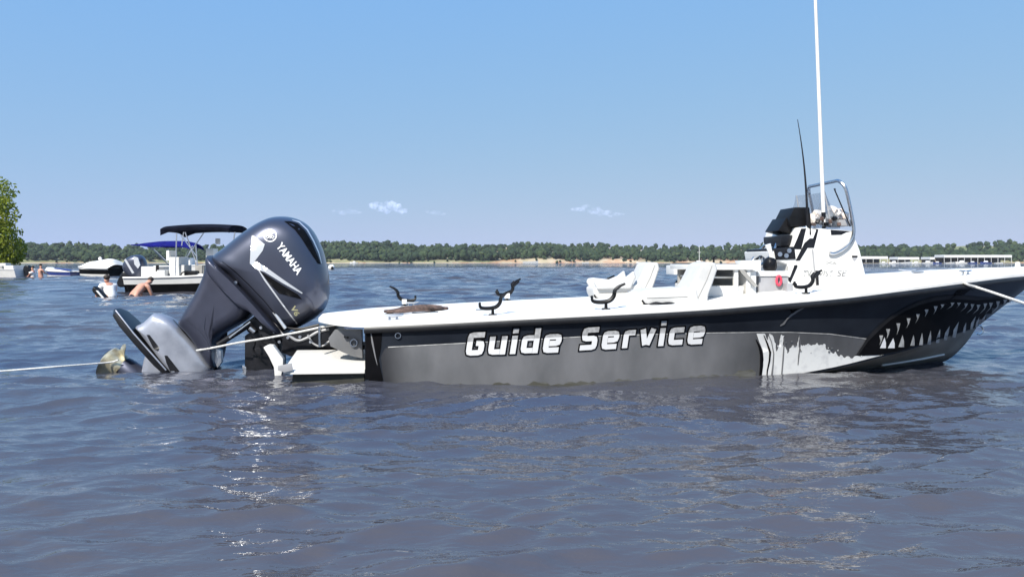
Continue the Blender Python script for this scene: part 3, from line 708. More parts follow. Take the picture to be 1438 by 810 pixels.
# ---- rod holders
def rod_holder(x, y, s=1.0, flip=1, yaw=0.0, tilt=0.0, white=False):
    z = deck_z(x, y) - .004; s *= .88
    def T(p): return Vector((x, y, z)) + Euler((0, 0, yaw)).to_matrix() @ (Vector((p[0] * flip, p[1], p[2])) * s)
    b = MB()
    b.cyl(T((0, 0, 0)), T((0, 0, .015)), .045 * s, .040 * s, 14)
    b.cyl(T((0, 0, .012)), T((0, 0, .075)), .017 * s, .014 * s, 10)
    o = b.build('rod_holder', M['black'], BOAT)
    c = MB()
    cr_ = [T(p) for p in spline([(-.135, 0, .135), (-.128, 0, .085), (-.06, 0, .072), (.03, 0, .085), (.075, 0, .13), (.085, 0, .18), (.12, 0, .22), (.185, 0, .25)], 4)]
    rad = list(np.interp(np.linspace(0, 1, len(cr_)), [0, .2, .45, .7, 1], [.011, .019, .022, .019, .011]) * s)
    c.tube(cr_, rad, 8)
    for q in (-1, 1): c.tube([T((.07, 0, .15)), T((.09, .05 * q, .19)), T((.13, .055 * q, .225))], .010 * s, 6)
    c.tube([T((-.132, .03, .10)), T((-.14, 0, .125)), T((-.132, -.03, .10))], .011 * s, 6)
    c.build('cradle', M['black'], o)
    if white: MB().box(T((0, 0, .06)), (.06 * s, .06 * s, .06 * s)).build('socket', M['gel'], o, bevel=.006)
def hold(u, v, y, **k): p = P(u, v, y); rod_holder(p.x, y, **k)
hold(692, 441, -1.02, s=.92, yaw=.1)
hold(851, 433, -1.02, s=1.0, yaw=-.08)
hold(1132, 416, -.86, s=.95, yaw=.12)
hold(568, 427, 1.02, s=1.0, flip=-1, white=True)
hold(712, 420, 1.02, s=1.1, yaw=.5, white=True)
hold(843, 412, 1.02, s=1.05, yaw=.2, white=True)
hold(962, 398, 1.0, s=1.0, yaw=.4)
# ---- seats facing aft
def seat(dx, y, dz=0.0, sc_=1.0):
    w2 = .21
    def q(pts): return [(P(u, v, -.62).x + dx, P(u, v, -.62).z + dz) for u, v in pts]
    s_ = MB().prism(q([(897, 427), (893, 418), (892, 409), (900, 406), (950, 403), (968, 404), (972, 424), (960, 428)]), y - w2, y + w2).build('seat', M['vinyl'], BOAT, bevel=.028, seg=3)
    MB().prism(q([(950, 427), (955, 412), (968, 388), (976, 371), (984, 368), (995, 369), (997, 378), (991, 396), (985, 412), (983, 428)]), y - w2 + .01, y + w2 - .01).build('backrest', M['vinyl'], s_, bevel=.028, seg=3)
    for k in (-1, 1):
        MB().prism(q([(898, 411), (893, 401), (896, 395), (905, 394), (930, 397), (944, 391), (955, 382), (958, 392), (950, 410)]), y + k * (w2 + .005) - .035, y + k * (w2 + .005) + .035).build('armrest', M['vinyl'], s_, bevel=.022, seg=3) if dx != 0 else None
    MB().prism(q([(905, 424), (958, 424), (962, 441), (903, 441)]), y - .16, y + .16).build('seat_base', M['gel'], s_, bevel=.012)
    MB().tube([(P(u, v, -.62).x + dx, y - w2 - .004, P(u, v, -.62).z + dz) for u, v in ((893, 420), (897, 425), (905, 427), (916, 427))], .009, 6).build('cushion_gap_shade', M['black'], s_)  # black strip drawn for the shade in the gap under the cushion
seat(0, -.62)
for dx_, y_ in ((0, -.62), (-.22, .45)):
    for ln in ([(966, 425), (982, 392), (989, 373)], [(900, 417), (930, 416), (955, 415)]):
        MB().tube([(P(u, v, -.62).x + dx_, y_ - .212 + (.01 if ln[0][0] > 950 else 0), P(u, v, -.62).z) for u, v in ln], .0028, 5).build('seat_piping', M['dim'], BOAT)
seat(-.22 , .45, .0)
sb_ = P(930, 427, -.86)
MB().inflate([(sb_.x + a, sb_.z + b) for a, b in spline([(-.12, 0), (-.06, .022), (0, .014), (.06, .020), (.12, .004), (.06, -.016), (-.06, -.012)], 4, True)], .05, [(0, 1), (.6, .9), (.9, .6), (1, .3)], yc=-.86).build('cushion_shade_lump', M['black'], BOAT)  # black lump standing in for the shaded gap under the near cushion
lx = P(880, 425, -.45)
MB().prism(PX([(867, 433), (873, 424), (884, 413), (893, 409), (897, 420), (897, 434)], -.62), -.80, -.44).build('seat_pod', M['gel'], BOAT, bevel=.03, seg=3)
# ---- storage cabinet behind the seats
cz = deck_z(3.3, -.5) - .02
x0, x1 = P(990, 400, -.62).x, P(1062, 400, -.62).x; zt = P(1030, 372, -.62).z
cab = MB().box(((x0 + x1) / 2, -.1, zt - .02), (x1 - x0 + .02, 1.10, .05)).build('storage_cabinet', M['gel'], BOAT, bevel=.012)
MB().box(((x0 + x1) / 2, .30, (zt + cz) / 2 - .025), (x1 - x0 - .06, .03, zt - cz - .05)).build('back_panel', M['dim'], cab)
MB().box(((x0 + x1) / 2 - .06, -.12, (zt + cz) / 2 + .03), (x1 - x0 - .22, .80, .018)).build('shelf', M['gel'], cab, bevel=.004)
for xx in (x0 + .02, P(1034, 400, -.62).x, P(1051, 400, -.62).x):
    MB().box((xx, -.60, (zt + cz) / 2 - .02), (.035, .05, zt - cz - .045)).build('post', M['gel'], cab, bevel=.006)
MB().box((P(1056, 400, -.62).x, -.1, cz + .12), (.10, 1.0, .24)).build('locker', M['gel'], cab, bevel=.012)
MB().box((P(1020, 400, -.62).x, -.1, cz + .05), (x1 - x0 - .14, 1.0, .10)).build('locker', M['gel'], cab, bevel=.012)
MB().prism(PX([(1033, 371), (1037, 371), (1064, 402), (1058, 402), (1041, 384)], -.63), -.645, -.63).build('cabinet_brace', M['dim'], cab)
MB().prism(PX([(1040, 366), (1068, 365), (1068, 398), (1062, 398), (1045, 377)], -.45), -.46, -.30).build('cabinet_side', M['gel'], cab, bevel=.006)
kb = P(1023, 414, -.58)
MB().box((kb.x, -.56, kb.z), (.035, .05, .09)).build('handset', M['black'], cab, bevel=.008)
MB().tube([P(1002, 371, -.3), P(1002.5, 362, -.3), P(1006, 360, -.3)], .010, 6).build('rail_stub', M['black'], cab)
# far items between the seats: white box with dark lid
fb = P(962, 379, .75)
MB().box((fb.x, .75, fb.z), (.34, .3, .10)).build('bait_box', M['gel'], BOAT, bevel=.012)
MB().box((fb.x + .02, .75, fb.z + .062), (.26, .24, .03)).build('bait_box_lid', M['black'], BOAT, bevel=.008)
# grey tote with a red ring
t0_, t1_ = P(1066, 400, -.55), P(1107, 400, -.55)
gz = P(1085, 387, -.55).z
tote = MB().box(((t0_.x + t1_.x) / 2, -.36, (gz + cz) / 2), (t1_.x - t0_.x, .38, gz - cz)).build('grey_tote', M['greyplas'], BOAT, bevel=.018)
MB().box(((t0_.x + t1_.x) / 2, -.36, gz + .018), (t1_.x - t0_.x + .03, .41, .05)).build('tote_lid', M['gel'], tote, bevel=.018)
rg = P(1093, 394, -.56)
MB().tube([rg + Vector((.022 * math.cos(a), -.012, .042 * math.sin(a))) for a in np.linspace(0, 6.283, 21)], .012, 8).build('red_ring', M['red'], tote)
tp = P(1090, 418, -.60)
MB().box((tp.x, -.60, tp.z), (.16, .07, .10)).build('tray', M['dim'], BOAT, bevel=.012)
MB().prism(PX([(1104, 398), (1112, 398), (1114, 421), (1104, 421)], -.62), -.64, -.55).build('tackle_bin', M['greyplas'], BOAT, bevel=.006)
# ---- console
CY = .36
prof = PX([(1121, 319), (1198, 324), (1208, 352), (1224, 421), (1106, 428), (1106, 372), (1088, 366), (1086, 352), (1112, 350)], -CY)
con = MB().prism(prof, -CY, CY).build('console', M['gel'], BOAT, bevel=.022, seg=3)
CB = bvh_of(con)
def con_decal(name, polys, m, off=.003): return decal(name, CB, polys, m, con, off, 40)
con_decal('dash_stripe', [[(1125, 321), (1132, 321), (1125, 350), (1113, 350), (1119, 336)]], M['blackm'])
con_decal('dash_stripe', [[(1140, 321), (1150, 321), (1143, 348), (1134, 348), (1123, 366), (1117, 366)]], M['blackm'])
con_decal('grille', [[(1106, 374), (1119, 372), (1120, 374), (1110, 397), (1107, 394)]], M['blackm'])
for pl in ([(1166, 323), (1196, 325), (1199, 330), (1167, 330)],): con_decal('vent', [pl], M['blackm'])
con_decal('badge', [[(1196, 359), (1204, 359), (1203, 363), (1200, 367), (1197, 364)]], M['greyplas'])
con_decal('badge', [[(1196, 359), (1204, 359), (1204, 361.5), (1196, 361.5)]], M['black'], .005)
def con_text(t, p0, p1, h, m, sh=.2): decal('lettering', CB, [], m, con, .004, 60, flat_tris=text_px(t, p0, p1, h, .01, sh))
con_text('SHOAL', (1160, 371), (1175, 371), 4, M['faded'], 0)
con_text('TV', (1128, 388), (1140, 388), 8, M['faded']); con_text('VIST', (1150, 388), (1170, 388), 8, M['faded']); con_text('SE', (1175, 388), (1189, 388), 9, M['faded'])
MB().tube([P(1141, 350, -CY - .02), P(1143, 372, -CY - .02), P(1146, 395, -CY - .02), P(1148, 414, -CY - .02)], .008, 6).build('rod_tube', M['greyplas'], con)
MB().cyl(P(1147, 380, -CY - .03), P(1149, 418, -CY - .03), .013, n=8).build('rod_butt', M['black'], con)
# windshield: curved acrylic wrapped round the top of the console
ws = MB(); base = []; topc = []
yh = .31
xb0, xb1 = P(1146, 318, -yh).x, P(1194, 320, -yh).x; zb0 = P(1150, 318, -yh).z - .01
xt1 = P(1172, 267, -yh).x; zt1 = P(1172, 267, -yh).z
for k in range(33):
    a = k / 32
    if a < .36: q = a / .36; bx, by = xb0 + (xb1 - .16 - xb0) * q, -yh
    elif a > .64: q = (1 - a) / .36; bx, by = xb0 + (xb1 - .16 - xb0) * q, yh
    else:
        an = -math.pi / 2 + math.pi * (a - .36) / .28; bx, by = xb1 - .16 + .16 * math.cos(an), yh * math.sin(an)
    s_ = (bx - xb0) / (xb1 - xb0)
    hgt = (zt1 - zb0) * min(1, (max(0, s_) / .32)) ** .55 if s_ < .32 else (zt1 - zb0)
    hgt = max(hgt, .12)
    lean = (xb1 - xt1) * hgt / (zt1 - zb0) * max(0, min(1, (s_ - .2) / .6))
    base.append((bx, by, zb0)); topc.append((bx - lean, by * .93, zb0 + hgt))
midc = [tuple((np.array(a) + np.array(b)) / 2) for a, b in zip(base, topc)]
WS = ws.loft([base, midc, topc], closed=False).build('windshield', M['glass'], con, fix=False)
sm = WS.modifiers.new('thickness', 'SOLIDIFY'); sm.thickness = .005
MB().tube([base[10], topc[10]], .006, 6).tube([base[22], topc[22]], .006, 6).build('windshield_strut', M['greyplas'], con)
dd = P(1173, 266, -yh); de = P(1194, 318, -yh)
MB().tube([dd, (dd.x, -yh * .93, dd.z + .01), de], .007, 6).build('windshield_strut', M['blackm'], con)
# grab rail over the windshield
rail = [(1165, 355.5), (1172, 356), (1184, 350), (1194, 340), (1199, 326), (1197, 305), (1192, 277), (1188, 262)]
pr = [P(u, v, -.38) for u, v in rail]
for i, p in enumerate(pr):
    if i > 4: p.y = -.38 + .03 * min(1, (i - 4) / 4)
mir = [Vector((p.x, -p.y, p.z)) for p in reversed(pr)]
zr = P(1178, 254, -.28).z
path = [Vector(q) for q in spline(pr + [Vector((pr[-1].x - .03, -.30, zr - .005)), Vector((pr[-1].x - .035, -.20, zr)), Vector((pr[-1].x - .035, .20, zr)), Vector((pr[-1].x - .03, .30, zr - .005))] + mir, 4)]
MB().tube(path, .0165, 8).build('grab_rail', M['steel'], con)
# electronics on the dash
def eb(name, px, y0, y1, m=M['black'], bev=.012): return MB().prism(PX(px, (y0 + y1) / 2 if y0 > -.3 else y0), y0, y1).build(name, m, con, bevel=bev)
e1 = eb('chart_plotter', [(1109, 305), (1116, 291), (1137, 291), (1139, 313), (1131, 318), (1110, 318)], -.30, .02)
e2 = eb('fish_finder', [(1083, 325), (1094, 307), (1107, 306), (1112, 310), (1112, 327), (1102, 330)], -.24, .08)
eb('mount_arm', [(1100, 322), (1116, 314), (1120, 330), (1114, 346), (1102, 336)], -.12, .0, M['blackm'])
eb('dash_panel', [(1087, 349), (1116, 346), (1118, 364), (1090, 365)], -CY - .012, CY - .05, M['blackm'])
eb('switch_box', [(1096, 331), (1113, 330), (1114, 345), (1097, 346)], -.30, .1, M['blackm'])
for u, v in ((1095, 357), (1108, 352), (1104, 359)):
    g = P(u, v, -CY - .016); MB().cyl(g, g + Vector((0, -.008, 0)), .022, n=14).build('gauge', M['alu'], con)
# gear heaped under the windshield: pale towel, cap, loose tackle
tb = MB()
for i in range(9): 
    p = P(1140 + 5.2 * i, 309 - 5 * math.sin(i * .9) ** 2 - (6 if 4 < i < 8 else 0), -.18 + .05 * (i % 3)); tb.blob(p, (.06, .09, .06), 2, .6, 2.6, seed=i)
tb.build('folded_towel', mat('towel', (0.62, 0.50, 0.42), 0.9, scale=14, col2=(0.74, 0.72, 0.69), bump=.5, bscale=50), con)
for i in range(7):
    p = P(1142 + 6 * i, 315 - (i % 3) * 4, -.36); MB().box(p, (.035, .03, .03 + .01 * (i % 2)), (0.3 * i, .5 * i, i)).build('tackle_item', M['black'] if i % 2 else M['oldrope'], con, bevel=.004)
tr_ = P(1178, 314, -.12); MB().box(tr_, (.16, .3, .06)).build('dash_tray', M['greyplas'], con, bevel=.01)
# steering wheel, throttle
swc = P(1072, 358, -.05); ax = Vector((-.80, 0, .60)); u1 = Vector((0, 1, 0)); u2 = ax.cross(u1)
sw = MB().tube([swc + (u1 * math.cos(a) + u2 * math.sin(a)) * .185 for a in np.linspace(0, 6.2832, 33)], .016, 8).build('steering_wheel', M['steel'], con)
sp = MB()
for a in (0.5, 2.6, 4.7): sp.cyl(swc, swc + (u1 * math.cos(a) + u2 * math.sin(a)) * .18, .016, .010, 8)
sp.cyl(swc - ax * .03, swc + ax * .02, .05, .045, 14); sp.cyl(swc - ax * .16, swc, .04, .04, 12)
# spokes and hub
sp.build('steering_hub', M['blackm'], con)
th = P(1081, 352, -.36)
MB().tube([th + Vector((.03, 0, -.10)), th, th + Vector((-.02, 0, .06))], [.03, .022, .03], 10).build('throttle_lever', M['gel'], con)
MB().inflate([(th.x + a, th.z - .13 + b) for a, b in spline([(-.05, -.06), (-.06, .02), (-.02, .07), (.05, .05), (.06, -.04), (.02, -.08)], 3, True)], .06, [(0, 1), (.6, .9), (1, .5)], yc=-.36).build('throttle_box', M['black'], con)
# tall white antenna and a thin dark rod
a0, a1 = P(1157, 318, -.30), P(1143.5, -40, -.30)
AN = MB().tube([a0 + (a1 - a0) * t for t in np.linspace(0, 1, 9)], list(np.interp(np.linspace(0, 1, 9), [0, .02, .5, 1], [.019, .020, .018, .015])), 10).build('antenna', M['gel'], BOAT)
MB().cyl(a0 - Vector((0, 0, .02)), a0 + (a1 - a0) * .055, .018, .020, 10).build('antenna_mount', M['blackm'], AN)
r0, r1 = P(1136, 318, -.34), P(1119.5, 168, -.34)
RD = MB().tube([r0 + (r1 - r0) * t + Vector((.03 * math.sin(t * 2.6) - .012, 0, 0)) for t in np.linspace(0, 1, 12)], list(np.linspace(.014, .003, 12)), 8).build('fishing_rod', M['blackm'], BOAT)
MB().cyl(P(1137, 330, -.345), P(1135.5, 300, -.34), .018, .015, 10).build('grip', M['black'], RD)
# bow deck: recessed hatch line, cleats, bow light
hx = [(1222, 403), (1290, 399), (1330, 392), (1395, 384), (1330, 384.5), (1232, 389)]
hp = []
for x_, y_ in ((4.95, -.34), (5.75, -.26), (5.75, .26), (4.95, .34)): hp.append((x_, y_))
hm = MB().loft([[(x_, y_, deck_z(x_, y_) - .004) for x_, y_ in hp], [(x_, y_, deck_z(x_, y_) + .010) for x_, y_ in hp]]).build('deck_hatch', M['gel'], BOAT, bevel=.004)
MB().box((5.32, -.18, deck_z(5.32, -.18) + .012), (.10, .05, .014)).build('hatch_latch', M['steel'], hm, bevel=.003)
def cleat(x, y, m=M['steel'], yaw=0.0, s=1.0):
    z = deck_z(x, y) - .004; c, s2 = math.cos(yaw) * s, math.sin(yaw) * s
    b = MB().tube([(x - .085 * c, y - .085 * s2, z + .045 * s), (x - .03 * c, y - .03 * s2, z + .036 * s), (x + .03 * c, y + .03 * s2, z + .036 * s), (x + .085 * c, y + .085 * s2, z + .045 * s)], [.007, .012, .012, .007], 8)
    for q in (-.03, .03): b.cyl((x + q * c, y + q * s2, z), (x + q * c, y + q * s2, z + .036 * s), .012, .010, 8)
    b.build('cleat', m, BOAT)
cleat(5.62, -.46, yaw=.35); cleat(5.62, .46, yaw=-.35); cleat(.25, 1.0); cleat(.22, -.98); cleat(3.6, 1.0)
MB().cyl((6.52, 0, deck_z(6.52, 0) - .01), (6.52, 0, deck_z(6.52, 0) + .05), .028, .02, 12).build('bow_light', M['gel'], BOAT)
gl = P(1334, 378, .45)
# grey strip for the shadow line along the deck seam, two hinge plates
MB().tube([(x_, -.96 * knots(SHB, x_) + .04, deck_z(x_, -.96 * knots(SHB, x_) + .04) + .001) for x_ in np.arange(.3, 2.3, .1)], .0045, 5).build('seam_shadow_line', M['greyplas'], BOAT)
for x_ in (.55, .95): MB().box((x_, -.60, deck_z(x_, -.6) + .004), (.07, .05, .012)).build('hinge', M['steel'], BOAT, bevel=.003)
# aft deck hatch
hp = [(.35, -.55), (1.15, -.55), (1.15, .55), (.35, .55)]
MB().loft([[(x_, y_, deck_z(x_, y_) - .004) for x_, y_ in hp], [(x_, y_, deck_z(x_, y_) + .008) for x_, y_ in hp]]).build('deck_hatch', M['deck'], BOAT, bevel=.003)
#@@END_BOAT_DETAIL

#@@MOTOR
# ------------------------------------------------------------------ outboard motor, tilted up
MO = empty('outboard_motor', T0, TH)
tag(MO, 'big dark blue-grey outboard motor tilted up behind the long fishing boat', 'outboard motor')
def PXs(pts, y, n=4): return [tuple(q) for q in spline(PX(pts, y), n, True)]
RND = [(0, 1), (.2, .992), (.38, .972), (.54, .938), (.67, .893), (.78, .83), (.865, .755), (.925, .665), (.965, .56), (.988, .44), (.998, .30), (1.0, .15)]
FLT = [(0, 1), (.4, .995), (.65, .98), (.82, .945), (.94, .88), (1, .76), (1.0, .55)]
cowl_px = [(303, 369), (303, 359), (318, 347), (334, 334), (350, 322), (366, 312), (382, 305.5), (398, 304), (414, 306.5), (428, 313), (439, 324), (447, 338), (453, 352), (457, 368), (460.5, 386), (462, 403), (461, 418), (456, 433), (446, 444), (432, 453), (416, 461), (404, 464), (396, 460), (380, 443), (360, 422), (340, 401), (322, 383)]
cowl = MB().inflate(PXs(cowl_px, 0), .335, RND, cen=P(388, 385, 0).xz).build('cowling', M['cowl'], MO, angle=60)
KB = bvh_of(cowl)
def cd(name, polys, m, off=.003, step=8.0, parent=cowl): return decal(name, KB, polys, m, parent, off, step)
cd('air_intake', [[(399, 311), (408, 311), (418, 314.5), (428, 324), (437, 339), (444, 355), (450, 371), (446, 370), (440, 361), (432, 349), (424, 336), (414, 323)]], M['blackwrap'], .0035)
cd('intake_trim', ribbon([(410, 309.5), (420, 312.5), (431, 323), (440, 339), (447, 355), (451, 370)], [.6, 1.8, 2.0, 2.0, 1.6, .6]), M['silver'], .005)
cd('side_stripe', [[(354, 331), (356, 331), (372, 343), (369, 352), (363, 360), (357, 368), (351, 370), (352, 350)]], M['silver'], .0035)
cd('side_stripe', [[(351, 370), (360, 367), (375, 376), (400, 394), (425, 411), (424, 412.5), (398, 398), (372, 382), (360, 378)]], M['silver'], .0045)
cd('side_stripe', [[(362, 378), (365, 380.5), (372, 391), (400, 430), (418, 454), (416.6, 455), (397.4, 430), (371, 393.5)]], M['silver'], .0035)
cd('stripe_wedge', [[(366, 381), (372, 384.5), (398, 401), (418, 413), (424, 420), (408, 416), (392, 412), (380, 400)]], M['blackwrap'], .006)  # black wedge between the silver stripes
cd('crease', ribbon([(424, 412), (432, 417), (438, 424), (441, 432)], [1.5, 2.4, 1.6, .6]), M['mid'], .003)
decal('lettering', KB, [], M['whiteprint'], cowl, .0045, 10, flat_tris=text_px('YAMAHA', (387.5, 345.5), (417.5, 386.5), 10.5, .03, -.05))
decal('lettering', KB, [], M['gold'], cowl, .0045, 10, flat_tris=text_px('V6', (403.5, 443), (412.5, 434), 7.0, .02, .1) if False else text_px('V6', (408, 432), (415, 444), 7.5, .03, .1))
# round emblem: ring with three crossed forks
cxm, cym, rm = 379.5, 331, 8.6
ring = [(cxm + rm * math.cos(a), cym + rm * math.sin(a) * .95) for a in np.linspace(0, 6.2832, 41)]
EM = cd('emblem', ribbon(ring, 1.7), M['whiteprint'], .0045, 20)
fk = []
for k in range(3):
    a = -math.pi / 2 + k * 2.0944; d = np.array([math.cos(a), math.sin(a)]); n_ = np.array([-d[1], d[0]]); c_ = np.array([cxm, cym])
    for q in ((c_ - d * 4.2 + n_ * 0, c_ + d * 2.2), (c_ + d * 2.2 + n_ * 1.3, c_ + d * 6.3 + n_ * 1.3), (c_ + d * 2.2 - n_ * 1.3, c_ + d * 6.3 - n_ * 1.3), (c_ + d * 2.2 - n_ * 1.8, c_ + d * 2.2 + n_ * 1.8)):
        decal('fork', KB, ribbon(q, 1.2), M['whiteprint'], EM, .0045 + .0004 * (k * 4 + len(fk) % 4), 20); fk.append(1)
# lower cowl skirt with latch and bolts
skirt_px = [(300, 360), (306, 361), (318, 372), (338, 391), (360, 414), (382, 438), (402, 463), (400, 468), (388, 459), (368, 440), (350, 431), (330, 412), (312, 393), (301, 378)]
sk_ = MB().inflate(PXs(skirt_px, 0, 3), .345, FLT, cen=P(348, 410, 0).xz).build('cowl_skirt', M['mid'], MO, angle=60)
KS = bvh_of(sk_)
cd2 = lambda n_, pl, m, off=.003: decal(n_, KS, pl, m, sk_, off, 8)
cd('seam', ribbon([(312, 367), (330, 381), (350, 400), (370, 421), (390, 445), (402, 460)], [.5, .9, .9, .9, .9, .5]), M['blackwrap'], .004)
for u, v, r_ in ((318, 374, .050), (331, 397, .018), (356, 410, .022)):
    p = cast(KS, u, v, .002); MB().cyl(p + Vector((0, .01, 0)), p + Vector((0, -.012, 0)), r_, r_ * .85, 16).build('latch' if r_ > .03 else 'bolt', M['blackm'] if r_ > .02 else M['steel'], sk_)
MB().tube([P(372, 423, -.30), P(388, 443, -.30), P(401, 461, -.30)], [.006, .014, .016], 8).build('trim_rail', M['silver'], sk_)
# midsection
mid_px = [(300, 360), (312, 366), (335, 390), (352, 415), (358, 432), (350, 446), (338, 455), (322, 464), (308, 474), (300, 488), (306, 508), (303, 516), (294, 506), (280, 484), (266, 466), (256, 455), (260, 445), (270, 428), (282, 407), (292, 384)]
mid = MB().inflate(PXs(mid_px, 0, 3), .235, [(0, 1), (.35, .992), (.6, .965), (.8, .90), (.93, .80), (1, .66), (1.0, .5)], cen=P(312, 425, 0).xz).build('midsection', M['mid'], MO, angle=60)
MBV = bvh_of(mid)
decal('mid_crease', MBV, ribbon([(262, 449), (280, 466), (290, 480), (298, 497)], [1, 1.6, 1.6, .8]), M['cowl'], mid, .003, 8)
decal('mid_crease', MBV, ribbon([(288, 446), (286, 462), (292, 478), (297, 486)], [.8, 1.6, 1.4, .6]), M['cowl'], mid, .004, 8)
# gearcase: upper light grey housing above the plate, plate, strut, torpedo, skeg
gc_px = [(216, 441), (222, 440), (238, 445), (250, 454), (266, 470), (284, 490), (297, 508), (302, 517), (296, 526), (280, 536), (262, 540), (250, 528), (232, 508), (214, 484), (197, 462), (194, 457), (204, 452)]
gc = MB().inflate(PXs(gc_px, 0, 3), .125, [(0, 1), (.4, .99), (.7, .96), (.88, .90), (1, .80), (1.0, .55)], cen=P(248, 492, 0).xz).build('gearcase', M['gearcase'], MO, angle=60)
GB = bvh_of(gc)
decal('seam', GB, ribbon([(243, 449), (258, 466), (276, 486), (292, 506), (298, 516)], [.8, 2.2, 2.2, 2.2, 1.2]), M['blackm'], gc, .003, 8)
decal('water_intake', GB, [[(206, 470), (210, 470), (224, 488), (222, 493), (216, 490)]], M['blackm'], gc, .003, 8)
decal('water_intake', GB, [[(231, 499), (235, 499), (253, 522), (249, 528), (240, 522), (234, 510)]], M['blackm'], gc, .003, 8)
def plate(name, px, hw, m):
    a = [P(u, v, 0) for u, v in px]
    top = [(p.x, p.z) for p in a]
    return MB().prism(top, -hw, hw).build(name, m, MO, bevel=.008)
# anti-ventilation plate: a wide dark plate square to the leg, seen nearly edge on
pa, pb = P(164, 434, 0), P(250, 532, 0); dr = (pb - pa).normalized(); nr = Vector((-dr.z, 0, dr.x))
pl = MB(); secs = []
for t, wdt, th_ in ((0, .05, .012), (.06, .13, .020), (.2, .165, .026), (.45, .17, .028), (.75, .16, .028), (1.0, .10, .024)):
    c_ = pa + (pb - pa) * t
    secs.append([c_ + nr * th_ + Vector((0, -wdt, 0)), c_ + nr * th_ + Vector((0, wdt, 0)), c_ - nr * th_ + Vector((0, wdt, 0)), c_ - nr * th_ + Vector((0, -wdt, 0))])
pl.loft(secs); PL = pl.build('anti_ventilation_plate', M['blackm'], MO, bevel=.008)
MB().tube([pa + nr * .03 + dr * .03 + Vector((0, -.12, 0)), pa + nr * .032 + dr * .30 + Vector((0, -.165, 0)), pa + nr * .032 + dr * .75 + Vector((0, -.16, 0))], .007, 6).build('plate_edge', M['gearcase'], PL)
st_px = [(206, 498), (214, 492), (226, 502), (242, 520), (256, 538), (250, 556), (214, 556), (200, 536), (202, 515)]
MB().inflate(PXs(st_px, 0, 3), .075, [(0, 1), (.5, .98), (.8, .93), (1, .82), (1, .5)]).build('strut', M['gearcase'], MO, angle=60)
ta, tb2 = P(172, 512, 0), P(262, 592, 0); td = (tb2 - ta).normalized()
MB().tube([ta + td * t for t in (0, .03, .12, .3, .5, .62, .68)], [.085, .095, .108, .112, .10, .06, .01], 20).build('torpedo', M['mid'], MO)
# propeller: hub and three blades
hc = P(163, 508, 0); pu = Vector((0, 1, 0)); pv = td.cross(pu)
pr_ = MB().tube([hc + td * t for t in (-.10, -.085, 0, .085)], [.085, .100, .105, .095], 20).build('propeller', M['prop'], MO)
MB().tube([hc - td * .101, hc - td * .115], [.060, .045], 16).build('hub_nut', M['blackm'], pr_)
for k in range(3):
    a0_ = math.radians(100 + 120 * k); secs = []
    for i in range(7):
        r_ = .09 + .125 * i / 6; ch = .085 * math.sin(math.pi * (.22 + .74 * i / 6)) + .012; tw_ = .95 - .4 * i / 6; a = a0_ + .35 * i / 6
        e = pu * math.cos(a) + pv * math.sin(a); tg = -pu * math.sin(a) + pv * math.cos(a)
        cdv = td * math.sin(tw_) + tg * math.cos(tw_); nn = e.cross(cdv).normalized(); c_ = hc + e * r_
        secs.append([c_ - cdv * ch, c_ + nn * .006, c_ + cdv * ch, c_ - nn * .006])
    MB().loft(secs).build('blade', M['prop'], pr_)
# bracket, tilt rams, hoses
bk = MB().prism(PX([(345, 471), (352, 466), (372, 466), (384, 472), (392, 484), (393, 520), (386, 540), (348, 540), (345, 520)], -.12), -.16, .16).build('clamp_bracket', M['blackm'], MO, bevel=.015)
MB().prism(PX([(355, 490), (374, 486), (384, 520), (358, 526)], -.17), -.185, -.16).build('bracket_plate', M['blackm'], bk, bevel=.006)
MB().prism(PX([(398, 470), (420, 463), (470, 455), (476, 470), (470, 488), (452, 494), (410, 500), (396, 494)], -.2), -.24, .24).build('jack_plate', M['blackm'], MO, bevel=.012)
MB().prism(PX([(342, 455), (358, 444), (372, 442), (386, 455), (398, 470), (396, 482), (380, 476), (362, 470), (350, 466)], -.1), -.15, .15).build('swivel_bracket', M['blackm'], MO, bevel=.02)
for yy in (-.19, .19):
    rm_ = MB().cyl(P(306, 484, yy), P(350, 456, yy), .026, .026, 12).build('tilt_ram', M['blackm'], MO)
    MB().cyl(P(322, 474, yy - .03), P(352, 452, yy - .03), .010, n=8).build('ram_rod', M['steel'], rm_)
MB().cyl(P(351, 460, -.19), P(358, 466, -.19), .026, .026, 12).build('trim_piston', M['alu'], MO)
for i, pth in enumerate(([(372, 440), (384, 452), (394, 466), (410, 478), (424, 480)], [(362, 436), (380, 446), (398, 458), (420, 462), (448, 456)], [(356, 446), (370, 452), (386, 462), (396, 476), (398, 488)], [(404, 470), (418, 478), (432, 474), (446, 466), (462, 462)], [(352, 470), (358, 480), (356, 492), (364, 500)], [(366, 470), (370, 480), (378, 484), (380, 500)], [(432, 470), (440, 482), (452, 486), (466, 476)])):
    MB().tube([Vector(q) for q in spline([P(u, v, -.20 - .015 * i) for u, v in pth], 5)], .013 if i % 2 else .009, 7).build('hose', M['black'] if i % 3 else M['greyplas'], MO)
for u, v in ((385, 466), (404, 474), (392, 480), (421, 473), (436, 480), (366, 460)):
    p = P(u, v, -.26); MB().cyl(p, p + Vector((0, .02, 0)), .014, n=8).build('bolt', M['alu'], MO)
for px in ([(303, 488), (311, 492), (312, 508), (306, 516), (302, 506)], [(341, 512), (352, 517), (351, 523), (341, 518)]):
    MB().prism(PX(px, -.14), -.16, -.10).build('anode', M['alu'], MO, bevel=.006)
#@@END_MOTOR

